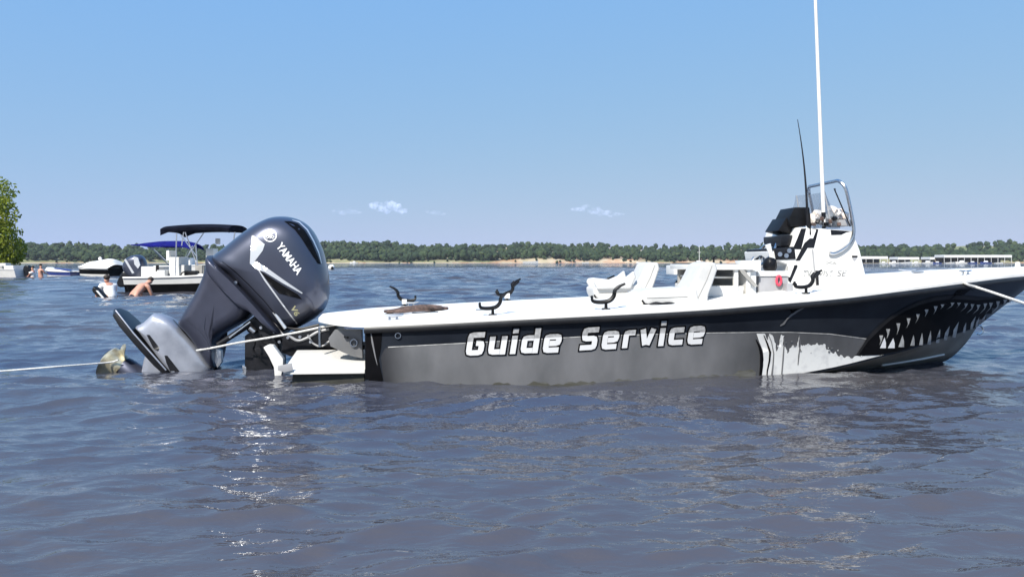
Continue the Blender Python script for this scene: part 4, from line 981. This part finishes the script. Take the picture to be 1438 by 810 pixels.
# ------------------------------------------------------------------ ropes
def rope(name, pts, r, label, sag=0.0, m='rope'):
    q = [Vector(p) for p in spline(pts, 10)]
    o = MB().tube(q, r, 7).build(name, M[m]); return tag(o, label, 'rope', 'ropes tied to the fishing boat')
def W(u, v, y): return to_world(P(u, v, y))
rope('mooring_rope', [at(-420, 549, 6.0) - Vector((0, 0, .35)), at(-230, 536, 6.1) - Vector((0, 0, .02)), at(-120, 528, 6.2), at(-40, 523.5, 6.3), at(0, 521, 6.4), at(75, 515, 6.5), W(150, 509, -.14), W(166, 505.5, -.13)], .0075, 'thin white rope running left over the water from the propeller')
rope('mooring_rope', [W(276, 492, -.20), W(300, 488, -.24), W(335, 481, -.30), W(372, 475, -.36), W(415, 467, -.36), W(450, 459.5, -.45), W(472, 455.5, -.55)], .0095, 'pale rope stretched from the outboard leg up to the transom corner')
rope('mooring_rope', [to_world((5.62, -.46, deck_z(5.62, -.46) + .03)), to_world(cast(DB, 1353, 397, .012)), W(1372, 403.5, -.72), W(1395, 411, -.90), W(1420, 419.5, -1.1), W(1460, 433, -1.5), W(1600, 480, -2.6), to_world((7.6, -4.6, -.25)), to_world((7.7, -5.2, -.6))], .0125, 'white bow line running from the shark-mouthed bow to the right')
# heap of brown rope on the aft deck
hp_ = MB(); pts = []
rng = random.Random(3)
for i in range(70):
    a = i * .62; rr = .25 * (1 - .35 * rng.random())
    x_ = .33 + rr * 1.05 * math.cos(a) + .05 * rng.uniform(-1, 1) + .10 * (i / 70); y_ = -.45 + .13 * math.sin(a)
    pts.append((x_, y_, deck_z(x_, y_) + .012 + .030 * (1 - abs(math.cos(a)) ** 2) * i / 70 + .012 * rng.random()))
hp_.tube([to_world(q) for q in spline(pts, 4)], .014, 6)
tag(hp_.build('rope_pile', M['oldrope']), 'heap of brown rope lying on the white aft deck', 'rope')

#@@BACKGROUND
# ------------------------------------------------------------------ background boats
def small_hull(L, B, zs0, zs1, mats, nst=24, root=None, zb=-.25, bands=((0, 0), (.55, 1), (1, 0)), name='hull'):
    """x 0..L bow at +x; bands = (fraction of side height, material) from the bottom"""
    b = MB(); levels = [0, .18, .44, .70, .85, 1.0]; secs = []
    for i in range(nst + 1):
        t = i / nst; x = L * t; hb_ = B / 2 * (1 - max(0, (t - .45) / .55) ** 2.2); zs = zs0 + (zs1 - zs0) * t ** 2
        row = []
        for g in levels:
            fl = .80 + .20 * g; xx = x - (1 - g) * .55 * max(0, t - .6) * 2.2 * L * .12
            row.append((xx, hb_ * fl, zb + (zs - zb) * g))
        secs.append([(p[0], -p[1], p[2]) for p in reversed(row)] + [(p[0], p[1], p[2]) for p in row])
    n = len(secs[0]); vs = [p for q in secs for p in q]; fs = []; mi = []
    def bm_(g):
        r_ = 0
        for fr, k in bands:
            if g >= fr: r_ = k
        return r_
    for i in range(nst):
        for j in range(n - 1):
            jj = 5 - j if j < 6 else j - 6; gl_ = levels[min(5, max(0, (4 - j) if j < 5 else (j - 6)))] if j != 5 else 0
            fs.append((i * n + j, (i + 1) * n + j, (i + 1) * n + j + 1, i * n + j + 1)); mi.append(bm_(gl_ + .05))
    fs.append(tuple(range(n))); mi.append(bm_(.5))
    b.add(vs, fs); b.m = mi
    o = b.build(name, mats, root, angle=30)
    top = MB().loft([[(s[0][0], s[0][1] * .99, s[0][2] - .02), (s[0][0], 0, s[0][2] + .01), (s[-1][0], s[-1][1] * .99, s[-1][2] - .02)] for s in secs], closed=False).build('deck', M['gel'], root)
    gr = MB().tube([s[0] for s in secs] + [s[-1] for s in reversed(secs)], .03, 6).build('rub_rail', M['gel'], root)
    return o

# -- bimini boat
YB = 24.2
def L24(u, v, dy=0.0): p = at(u, v, YB + dy); return p
BB = empty('bimini_boat', at(196, 411, YB).xy.to_3d(), 0.03)
tag(BB, 'white boat with black side band under a raised navy bimini top', 'boat')
ob = BB.location
def l24(u, v, dy=0.0): q = at(u, v, YB + dy) - Vector((ob.x, ob.y, 0)); return Matrix.Rotation(-.03, 3, 'Z') @ q
LB = 5.6
small_hull(LB, 2.2, l24(196, 389).z, l24(196, 389).z + .32, [M['gel'], M['blackwrap']], root=BB, zb=-.2, bands=((0, 0), (.18, 1), (.68, 0)))
def bb(name, u0, v0, u1, v1, m, dy=0.0, dep=.6, bev=.03):
    a, b = l24(u0, v0, dy), l24(u1, v1, dy); return MB().box(((a.x + b.x) / 2, a.y, (a.z + b.z) / 2), (abs(b.x - a.x), dep, abs(a.z - b.z))).build(name, m, BB, bevel=bev)
bb('seat', 207, 374, 229, 392, M['vinyl'], 0, .9); bb('seat_gap', 219, 372, 223, 381, M['black'], -.47, .03, .002)
bb('cushion', 227, 379, 238, 390, M['vinyl'], -.3, .7)
bb('console', 245, 361, 258, 394, M['gel'], 0, .8); bb('backrest', 239, 352, 243, 366, M['gel'], 0, .6, .02)
bb('helm_seat', 257, 372, 264, 392, M['vinyl'], 0, .6); bb('leaning_post', 268, 384, 300, 390, M['vinyl'], 0, .8)
bb('box', 292, 349, 303, 361, M['gel'], 0, .4); bb('tower_leg', 291, 362, 296, 392, M['gel'], -.2, .2, .01)
bb('cooler', 278, 372, 290, 390, M['dim'], .2, .5); bb('gear_bag', 262, 380, 277, 391, M['black'], -.35, .4, .05)
bb('reel', 303, 335, 309, 343, M['gel'], 0, .1, .02); 
sw2 = l24(262, 392, -.5)
MB().tube([sw2 + Vector((.14 * math.cos(a), -.1, .12 + .12 * math.sin(a))) for a in np.linspace(0, 6.283, 17)], .02, 6).build('wheel', M['black'], BB)
# canopy: a cambered canvas with rolled front and rear edges
ca, cb_ = l24(243, 322), l24(335, 321); cn = MB(); secs = []
for i in range(13):
    t = i / 12; x = ca.x + (cb_.x - ca.x) * t; zc = l24(0, 316.5 + 1.5 * (1 - t)).z + .05 * math.sin(math.pi * t)
    row = []
    for j in range(9):
        q = -1 + j / 4; row.append((x, ca.y + .95 * q, zc - .13 * abs(q) ** 3 + .0))
    row2 = [(p[0], p[1] * .985 + ca.y * .015, p[2] - (.09 if 0 < i < 12 else .15) - (.05 if i in (0, 1) else 0)) for p in reversed(row)]
    secs.append(row + row2)
cn.loft(secs); cn.build('canopy', M['canvas'], BB, angle=50)
for dy in (-.9, .9):
    for (u0, v0), (u1, v1) in (((248, 328), (246, 392)), ((260, 326), (277, 373)), ((286, 327), (262, 362)), ((255, 345), (258, 326)), ((277, 373), (275, 345)), ((276, 360), (254, 330)), ((330, 326), (318, 392))):
        MB().cyl(l24(u0, v0, dy), l24(u1, v1, dy), .019, n=6).build('canopy_pole', M['alu'], BB)
# print on its black band
hbv = None
for u0, v0, u1, v1 in ((202, 399.5, 212, 403.5), (214, 399, 222, 400.6), (214, 402.4, 231, 403.6), (225, 399, 231, 400.4), (263, 398.5, 285, 403)):
    a, b = l24(u0, v0, -1.02), l24(u1, v1, -1.02)
    MB().box(((a.x + b.x) / 2, -.96 if u0 < 260 else -.985, (a.z + b.z) / 2), (b.x - a.x, .02, a.z - b.z)).build('side_marking', M['greyplas'] if u0 < 260 else M['gel'], BB)
# its outboard
om_px = [(176, 381), (174, 372), (180, 362), (190, 358), (199, 359), (204, 367), (206, 378), (202, 390), (196, 395), (188, 392), (182, 388)]
def poly24(px): return [(l24(u, v).x, l24(u, v).z) for u, v in px]
OM = MB().inflate(spline(poly24(om_px), 3, True), .26, RND, yc=l24(190, 380).y).build('outboard_cowling', M['cowl'], BB, angle=60)
yl = l24(190, 380).y - .265
MB().prism(poly24([(180, 365), (182, 363), (194, 383), (191, 384)]), yl, yl + .02).build('stripe', M['silver'], OM)
MB().prism(poly24([(193, 360), (199, 362), (202, 372), (199, 377), (194, 371)]), yl - .004, yl + .02).build('stripe', M['silver'], OM)
MB().inflate(spline(poly24([(176, 380), (184, 388), (190, 394), (186, 398), (178, 402), (170, 403), (166, 398), (170, 388)]), 3, True), .13, FLT, yc=l24(190, 380).y).build('outboard_leg', M['blackm'], OM, angle=60)

# -- boat under a blue bimini, behind
YC = 44.0
BC = empty('blue_top_boat', at(226, 392, YC).xy.to_3d(), 0.05); tag(BC, 'white boat under a bright blue bimini top behind the navy one', 'boat')
oc = BC.location
def l44(u, v, dy=0.0): return at(u, v, YC + dy) - Vector((oc.x, oc.y, 0))
small_hull(5.2, 2.0, .75, 1.0, [M['gel'], M['bluehull']], root=BC, zb=-.2, bands=((0, 0), (.18, 1), (.60, 0)))
secs = []
for i in range(15):
    t = i / 14; u = 196 + 81 * t; vv = float(np.interp(t, [0, .15, .4, .7, .9, 1], [344.0, 341.0, 338.5, 338.2, 339.5, 343]))
    p = l44(u, vv); row = [(p.x, p.y + 1.05 * q, p.z - .30 * abs(q) ** 2.2 * min(1, t * 3)) for q in np.linspace(-1, 1, 9)]
    secs.append(row + [(a, b, c_ - .05 - .03 * math.sin(math.pi * t)) for a, b, c_ in reversed(row)])
MB().loft(secs).build('canopy', M['bluecanvas'], BC, angle=50)
for dy in (-.95, .95):
    for (u0, v0), (u1, v1) in (((234, 350), (250, 380)), ((268, 345), (252, 380)), ((210, 345), (246, 380))): MB().cyl(l44(u0, v0, dy), l44(u1, v1, dy), .022, n=6).build('canopy_pole', M['alu'], BC)
MB().box((1.4, 0, .95), (.9, .8, .6)).build('console', M['gel'], BC, bevel=.05)
# -- covered runabout
YD = 50.0
BD = empty('covered_boat', at(168, 388, YD).xy.to_3d(), math.pi - .35); tag(BD, 'white runabout with dark stripe wrapped in a pale canvas cover', 'boat')
small_hull(3.75, 1.9, .60, .70, [M['gel'], M['blackwrap']], root=BD, zb=-.15, bands=((0, 0), (.30, 1), (.80, 0)))
cvr = MB(); secs = []
for i in range(17):
    t = i / 16; x = 3.6 * t + .02; hb_ = .98 * (1 - max(0, (t - .45) / .55) ** 2.2) + .02; zz = .56 + .12 * t * t
    hg = float(np.interp(t, [0, .05, .3, .42, .6, 1], [.25, .55, .60, .62, .45, .05])); hg *= 1
    secs.append([(x, hb_ * q, zz + hg * (1 - abs(q) ** 2.4) * (1 + .12 * math.sin(9 * t + 4 * q))) for q in np.linspace(-1, 1, 13)])
cvr.loft(secs, closed=False).build('canvas_cover', M['cover'], BD)
MB().blob((1.75, 0, 1.22), (.12, .12, .14), 2, .2).build('cover_prop', M['cover'], BD)
# -- personal watercraft / low blue boat
YE = 51.0
BE = empty('jet_boat', at(106, 388, YE).xy.to_3d(), math.pi - .12); tag(BE, 'low white and blue jet boat left of the covered runabout', 'boat')
small_hull(2.2, 1.1, .34, .42, [M['gel'], M['bluehull']], root=BE, zb=-.12, bands=((0, 0), (.25, 1), (.95, 0)))
MB().prism([(.3, .34), (1.0, .48), (1.55, .52), (1.9, .66), (1.98, .60), (2.1, .42), (1.8, .36)], -.30, .30).build('fairing', M['gel'], BE, bevel=.05)
MB().prism([(.35, .40), (1.45, .54), (1.45, .60), (.5, .50)], -.2, .2).build('seat', M['bluehull'], BE, bevel=.03)
# -- boat at the left edge
YF = 50.0
BF = empty('speedboat', at(35, 388, YF).xy.to_3d(), math.pi - .1); tag(BF, 'white speedboat moored under the willow at the left edge', 'boat')
small_hull(4.6, 1.9, .50, .75, [M['gel'], M['dim']], root=BF, zb=-.15, bands=((0, 0), (.9, 0)))
for n_, c_, s_, m_ in (('seat', (.7, 0, .62), (.7, 1.2, .3), 'vinyl'), ('seat', (1.7, -.3, .68), (.5, .5, .5), 'vinyl'), ('console', (2.3, .2, .75), (.5, .6, .5), 'gel'), ('cover_roll', (1.25, .1, .62), (.4, 1.3, .25), 'dim')):
    MB().box(c_, s_).build(n_, M[m_], BF, bevel=.05)
MB().prism([(2.5, .7), (3.0, .75), (2.75, 1.0)], -.6, .6).build('windscreen', M['glass'], BF)
MB().inflate(spline([(-.42, .35), (-.38, .72), (-.18, .80), (0, .70), (.02, .4), (-.1, .1), (-.25, -.1), (-.35, .1)], 3, True), .16, FLT).build('outboard', M['blackm'], BF)

# ------------------------------------------------------------------ people in the water
def body(name, nodes, edges, m, parent, sub=1):
    me = bpy.data.meshes.new(name); me.from_pydata([n_[0] for n_ in nodes], edges, [])
    o = bpy.data.objects.new(name, me); COL.objects.link(o)
    md = o.modifiers.new('skin', 'SKIN'); md.use_smooth_shade = True
    for i, n_ in enumerate(nodes):
        sv = me.skin_vertices[0].data[i]; r_ = n_[1]; sv.radius = (r_, r_) if not isinstance(r_, tuple) else r_
        sv.use_root = (i == 0)
    ss = o.modifiers.new('s', 'SUBSURF'); ss.levels = sub; ss.render_levels = sub
    dg = bpy.context.evaluated_depsgraph_get(); me2 = bpy.data.meshes.new_from_object(o.evaluated_get(dg))
    o.modifiers.clear(); o.data = me2; me2.name = name; me2.materials.clear(); me2.materials.append(m); o.parent = parent
    for p in me2.polygons: p.use_smooth = True
    return o
def person(loc, rz, label, hip=-.05, lean=0.0, side=0.0, head=(0, 0, 0), shirt=None, arms=((.1, -.25, -.15), (.2, -.5, -.25)), shorts=True, scale=1.0, short_hair=True):
    """faces +x; hip height above the water; lean forward in radians; arms = offsets of elbow and hand from the shoulder"""
    r0 = empty('person', loc, rz); r0.scale = (scale,) * 3
    cl, sl_ = math.cos(lean), math.sin(lean)
    def up_(h, fx=0, y=0): return (h * sl_ + fx * cl, y + side * h, hip + h * cl - fx * sl_)
    N = [(up_(0), (.15, .12)), (up_(.16), (.145, .115)), (up_(.34), (.165, .125)), (up_(.47), (.14, .10)), (up_(.53), .060), (up_(.60, .01), .055),
         ((up_(.66, .02)[0] + head[0], up_(.66)[1] + head[1], up_(.66, .02)[2] + head[2]), .088), ((up_(.77, .03)[0] + head[0] * 1.6, up_(.77)[1] + head[1] * 1.6, up_(.77, .03)[2] + head[2] * 1.6), .085)]
    E = [(0, 1), (1, 2), (2, 3), (3, 4), (4, 5), (5, 6), (6, 7)]
    def addn(p, r_, par): N.append((p, r_)); E.append((par, len(N) - 1)); return len(N) - 1
    sh = []
    for k in (-1, 1):
        S = up_(.46, 0, .19 * k); a = addn(S, .062, 3); e_ = arms[0]; h_ = arms[1]
        b_ = addn((S[0] + e_[0], S[1] + e_[1] * 0 + .05 * k + e_[1] * .2, S[2] + e_[2]), .047, a)
        c_ = addn((S[0] + h_[0], S[1] + .03 * k + h_[1] * .2, S[2] + h_[2]), .034, b_)
        d_ = addn((S[0] + h_[0] * 1.18 + .02, S[1] + .03 * k, S[2] + h_[2] * 1.15 - .03), .040, c_)
        sh.append((S, N[b_][0]))
        l1 = addn((up_(0)[0] + .02, .11 * k, hip - .08), .10, 0); l2 = addn((.03, .11 * k, hip - .46), .07, l1); l3 = addn((0, .11 * k, hip - .88), .05, l2); addn((.16, .11 * k, hip - .93), .04, l3)
    bd = body('body', N, E, M['skin'], r0)
    hp2 = Vector(N[7][0]); 
    MB().blob(hp2 + Vector((-.03, 0, .035)), (.088, .090, .080), 2, .12, 3).build('hair', M['hair'], r0)
    if shirt:
        NN = [(up_(-.06), (.17, .14)), (up_(.16), (.165, .135)), (up_(.34), (.185, .145)), (up_(.475), (.15, .115)), (up_(.52), .075)]; EE = [(0, 1), (1, 2), (2, 3), (3, 4)]
        for S, e_ in sh:
            NN.append((S, .082)); EE.append((3, len(NN) - 1)); q = Vector(S) + (Vector(e_) - Vector(S)) * .85; NN.append((tuple(q), .072)); EE.append((len(NN) - 2, len(NN) - 1))
        body('shirt', NN, EE, shirt, r0)
    if shorts:
        body('shorts', [(up_(.04), (.160, .130)), (up_(-.06), (.165, .135)), ((up_(0)[0] + .02, .11, hip - .30), .10), ((up_(0)[0] + .02, -.11, hip - .30), .10)], [(0, 1), (1, 2), (1, 3)], M['shorts'], r0)
    tag(r0, label, 'person', 'people standing in the lake'); return r0
p1 = at(158, 417, 21.5); person((p1.x, p1.y, 0), math.pi * .80, 'person in a white shirt wading beside the bimini boat outboard', hip=-.06, lean=.60, head=(-.10, .02, -.02), shirt=M['shirt'], arms=((.10, .1, -.24), (.24, .1, -.42)))
p2 = at(186, 416, 22.0); person((p2.x, p2.y, 0), math.pi * .35, 'shirtless person in dark shorts bending beside the bimini boat', hip=.02, lean=.95, arms=((.10, .1, -.26), (.22, .1, -.45)))
p3 = at(46, 390, 49); person((p3.x, p3.y, 0), math.pi, 'person in a pale shirt wading by the left speedboat', hip=-.12, shirt=M['shirt'])
p4 = at(57, 390, 48.5); person((p4.x, p4.y, 0), 1.2, 'bare-chested person wading left of the blue jet boat', hip=.02, arms=((.12, .1, -.2), (.3, .1, -.25)))
# small float next to the white shirt
fl_ = at(144, 412, 21.0)
FO = MB().inflate([(fl_.x + a, .10 + b) for a, b in spline([(-.24, .16), (-.17, .20), (.12, -.10), (.16, -.2), (.02, -.16), (-.22, .05)], 3, True)], .12, FLT, yc=fl_.y).build('swim_board', M['black'])
tag(FO, 'black and white board held low beside the white-shirted person', 'board')
MB().prism([(fl_.x - .12, .20), (fl_.x - .07, .20), (fl_.x + .11, .0), (fl_.x + .07, -.02)], fl_.y - .135, fl_.y - .10).build('white_stripe', M['gel'], FO)

# ------------------------------------------------------------------ willow tree at the left edge
def willow(name, cx_, Y, lumps, label, nleaf, seed, base_z=.35):
    rng = np.random.RandomState(seed); root = empty(name, ((cx_ - CX) / F * Y, Y, base_z)); ox = root.location
    tr2 = MB()
    tips = []
    for (u, v, ru, rv, dy) in lumps:
        c_ = at(u, v, Y + dy) - Vector((ox.x, ox.y, ox.z)); tips.append((c_, ru / F * Y, rv / F * Y))
    top = max(t[0].z for t in tips)
    tr2.tube([(0, 0, -.4), (.1, 0, top * .2), (-.1, .1, top * .45), (.05, 0, top * .8)], [.32, .24, .17, .06], 9)
    for c_, a, b in tips:
        h0 = max(.2, min(top * .6, c_.z * .45)); tr2.tube([(0, 0, h0), (c_.x * .45, c_.y * .4, h0 + (c_.z - h0) * .55), (c_.x, c_.y, c_.z)], [.13, .08, .03], 6)
    tr2.build('trunk', M['bark'], root)
    V = []; Fq = []
    wts = np.array([a * b for _, a, b in tips]); wts /= wts.sum()
    for i in range(nleaf):
        c_, a, b = tips[rng.choice(len(tips), p=wts)]
        d = rng.normal(size=3); d /= np.linalg.norm(d); r_ = .35 + .65 * rng.rand() ** .45
        r_ *= 1 + .28 * mnoise.noise(Vector(d) * 1.6 + Vector((seed, c_.x, c_.z)))
        p = np.array([c_.x + d[0] * a * r_, c_.y + d[1] * a * r_, c_.z + d[2] * b * r_])
        ln = .16 + .22 * rng.rand(); wd = .05 + .05 * rng.rand()
        ax_ = np.array([rng.normal() * .5 + d[0] * .3, rng.normal() * .5, -.7 + rng.normal() * .5]); ax_ /= np.linalg.norm(ax_)
        sd = np.cross(ax_, rng.normal(size=3)); sd /= np.linalg.norm(sd)
        k = len(V); V += [p - ax_ * ln * .5, p + sd * wd, p + ax_ * ln * .5, p - sd * wd]; Fq.append((k, k + 1, k + 2, k + 3))
    cr2 = MB().add(V, Fq).build('crown', WL, root, smooth=False, fix=False)
    tag(root, label, 'tree', 'willows on the left bank'); return root
WL = leaf_mat('willow_leaf', [(0.12, 0.16, 0.016), (0.23, 0.28, 0.028), (0.36, 0.38, 0.055)], 0.9, .55, .5)
willow('willow_tree', -45, 60, [(-18, 275, 36, 30, 0), (-5, 300, 26, 26, -1), (-60, 270, 50, 44, 1), (-2, 330, 26, 24, -1), (12, 352, 24, 20, -.5), (-30, 340, 40, 36, 0), (2, 366, 24, 14, -.5), (-90, 320, 50, 60, 0)], 'tall yellow-green willow tree at the left edge above the moored boat', 15000, 4)
# bank under it
bkm = MB(); secs = []
for i in range(40):
    a = i / 39; x = -130 + 88 * a
    row = []
    for d_, z_ in ((-2.5, -.5), (0, .02), (1.0, .28), (3, .5), (7, .8), (12, .9)): row.append((x, 57.5 + 4.5 * max(0, (a - .7) / .3) ** 2 + d_ * (1 - .55 * a ** 6) + .5 * math.sin(x * .7), z_ * (1 - .9 * max(0, (a - .85) / .15)) - (.5 * max(0, (a - .93) / .07))))
    secs.append(row)
bkm.loft(secs, closed=False)
tag(bkm.build('left_bank', mat('bank_earth', (.16, .12, .07), .95, scale=1.5, col2=(.10, .12, .04), bump=.4, bscale=6)), 'low earthy bank under the willow', 'bank', kind='structure')

# ------------------------------------------------------------------ far things: docks, small boats, buoy, mast
def dock(u0, u1, vr, Y, label, open_=True):
    a, b = at(u0, vr, Y), at(u1, vr, Y); wdt = b.x - a.x; h = a.z; dep = 12.0
    r0 = empty('boat_dock', ((a.x + b.x) / 2, Y + dep / 2, 0)); tag(r0, label, 'boat dock', 'covered boat docks on the far shore')
    MB().prism([(-wdt / 2, h - 1.5), (wdt / 2, h - 1.5), (wdt / 2, h), (wdt / 2 - .4, h + .25), (-wdt / 2 + .4, h + .25), (-wdt / 2, h)], -dep / 2, dep / 2).build('roof', M['roofwhite'], r0)
    MB().box((0, dep / 2 - .3, h / 2), (wdt - .4, .25, h - .4)).build('back_wall', M['dockwood'], r0)
    MB().box((0, 0, .35), (wdt, dep, .25)).build('deck', M['dockwood'], r0)
    n = max(3, int(wdt / 4.5))
    for i in range(n + 1):
        MB().box((-wdt / 2 + .15 + (wdt - .3) * i / n, -dep / 2 + .3, h / 2), (.22, .22, h - .36)).build('post', M['roofwhite'], r0)
    return r0
def far_boat(u, Y, L, label, flip=False, white=True, cabin=True):
    p = at(u, 369, Y); r0 = empty('motor_boat', (p.x, Y, 0), math.pi if flip else 0.0); tag(r0, label, 'boat', 'small boats far across the lake')
    hl = MB(); secs = []
    for i in range(9):
        t = i / 8; hb_ = L * .17 * (1 - max(0, (t - .5) / .5) ** 2); z = L * .11 + L * .05 * t * t
        secs.append([(L * (t - .5), -hb_, z), (L * (t - .5) * .96, -hb_ * .75, -.2), (L * (t - .5) * .96, hb_ * .75, -.2), (L * (t - .5), hb_, z)])
    hl.loft(secs).build('hull', M['gel'] if white else M['bluehull'], r0)
    if cabin: MB().prism([(-.18 * L, L * .11), (.16 * L, L * .12), (.06 * L, L * .25), (-.14 * L, L * .26)], -L * .11, L * .11).build('cabin', M['roofwhite'], r0, bevel=.05)
dock(1196, 1247, 360.5, 505, 'white-roofed covered dock nearest the console across the lake')
dock(1261, 1291, 361.5, 520, 'short white-roofed dock between the two longer docks')
dock(1306, 1330, 361.5, 535, 'low white dock beside the longest dock roof')
dock(1326, 1421, 358.5, 512, 'longest white-roofed covered dock at the far right')
wh = ['beside the first dock', 'in the gap past the first dock', 'in front of the short dock', 'at the end of the short dock', 'under the low dock', 'in front of the low dock', 'at the left end of the longest dock', 'under the left half of the longest dock', 'under the middle of the longest dock', 'under the right half of the longest dock', 'at the right end of the longest dock']
for i, u in enumerate((1241, 1255, 1272, 1286, 1303, 1316, 1334, 1350, 1366, 1384, 1403)):
    far_boat(u, 498 - (i % 3) * 6, 5.5 + (i * 37 % 5) * .6, 'tiny white boat ' + wh[i], bool(i % 2), i not in (5, 8, 9), i % 4 != 2)
far_boat(745, 620, 13, 'small white motor boat off the far bank at centre', cabin=False); far_boat(497, 640, 7, 'small white boat near the far bank right of the big outboard', True)
far_boat(822, 650, 6, 'small white boat by the orange clay bank', cabin=False); far_boat(900, 640, 8, 'white boat on the far beach left of the seats', True, cabin=False)
sbp = at(982, 369, 560); SB = empty('sailing_boat', (sbp.x, 560, 0)); tag(SB, 'sailing boat with a bare white mast below the far wood', 'boat', 'small boats far across the lake')
hl = MB(); secs = []
for i in range(9):
    t = i / 8; hb_ = 1.3 * (1 - abs(t - .4) ** 2 * 2.4); secs.append([(8 * (t - .5), -hb_, 1.2 + .3 * t), (7.6 * (t - .5), -hb_ * .6, -.2), (7.6 * (t - .5), hb_ * .6, -.2), (8 * (t - .5), hb_, 1.2 + .3 * t)])
hl.loft(secs).build('hull', M['gel'], SB)
MB().cyl((0, 0, 1), (0, 0, 13.2), .22, .16, 8).build('mast', M['gel'], SB); MB().cyl((-1.5, 0, 8.4), (1.5, 0, 8.4), .14, n=6).build('spreader', M['gel'], SB)
MB().box((-.6, 0, 1.7), (3.2, 1.4, .7)).build('cabin', M['gel'], SB, bevel=.1)
byp = at(465.5, 377, 95)
BY = MB().blob((byp.x, 95, .30), (.42, .42, .40), 3, .05).build('mooring_buoy', M['gel']); tag(BY, 'round white buoy with a dark patch right of the big outboard', 'buoy')
MB().blob((byp.x + .14, 94.72, .28), (.20, .2, .18), 2, .05).build('dark_panel', M['black'], BY)
# ------------------------------------------------------------------ clouds: small wisps low over the far shore
def cloud(u, v, wpx, hpx, label, seed, slope=0.0, dens=1.0, Y=9000):
    rng = np.random.RandomState(seed); c_ = at(u, v, Y); k = Y / F; b = MB(); n = max(4, int(wpx / 7))
    for i in range(n):
        t = (i + .5) / n - .5
        b.blob((t * wpx * k, rng.normal() * hpx * k * .3, -t * slope * wpx * k + rng.normal() * hpx * .12 * k), (wpx / n * k * 1.0, hpx * k * .7, hpx * k * .42 * (1.15 - abs(t) * 1.4 + .3 * rng.rand())), 2, .5, 2, seed=seed + i)
    m = bpy.data.materials.new('cloud_vapour'); m.use_nodes = True; nn = m.node_tree.nodes; l = m.node_tree.links; nn.clear()
    o_ = nn.new('ShaderNodeOutputMaterial'); pv_ = nn.new('ShaderNodeVolumePrincipled'); pv_.inputs['Color'].default_value = (1, 1, 1, 1); pv_.inputs['Anisotropy'].default_value = -0.1
    tc = nn.new('ShaderNodeTexCoord'); nz_ = nn.new('ShaderNodeTexNoise'); nz_.inputs['Scale'].default_value = .012; nz_.inputs['Detail'].default_value = 4
    l.new(tc.outputs['Object'], nz_.inputs[0]); mr = nn.new('ShaderNodeMapRange'); mr.inputs[1].default_value = .42; mr.inputs[2].default_value = .75; mr.inputs[4].default_value = .008 * dens
    l.new(nz_.outputs[0], mr.inputs[0]); l.new(mr.outputs[0], pv_.inputs['Density']); l.new(pv_.outputs[0], o_.inputs['Volume'])
    o = b.build('cloud', m); o.location = c_; tag(o, label, 'cloud', 'small clouds low in the sky')
    return o
cloud(544, 291, 50, 18, 'brightest small cloud, above the wood right of the big outboard', 3, .10, 1.2)
cloud(488, 297.5, 36, 8, 'faint flat wisp of cloud left of the brightest cloud', 13, 0, .7)
cloud(611, 298, 26, 6, 'faintest short wisp of cloud right of the brightest cloud', 23, .1, .6)
cloud(838, 297, 68, 10, 'long thin slanting cloud above the wood left of the console', 33, .16, 1.0)
#@@END_BACKGROUND

# ------------------------------------------------------------------ summer haze over the lake
hz = MB().box((0, 900, 19.0), (3600, 2300, 42.0)).build('haze', M['gel'], smooth=False)
hm_ = bpy.data.materials.new('haze_air'); hm_.use_nodes = True; hn = hm_.node_tree.nodes; hn.clear()
ho = hn.new('ShaderNodeOutputMaterial'); hv = hn.new('ShaderNodeVolumePrincipled'); hv.inputs['Color'].default_value = (0.86, 0.92, 1.0, 1); hv.inputs['Density'].default_value = 0.00008
hm_.node_tree.links.new(hv.outputs[0], ho.inputs['Volume']); hz.data.materials.clear(); hz.data.materials.append(hm_)
tag(hz, 'pale summer haze hanging over the lake', 'haze', kind='stuff')
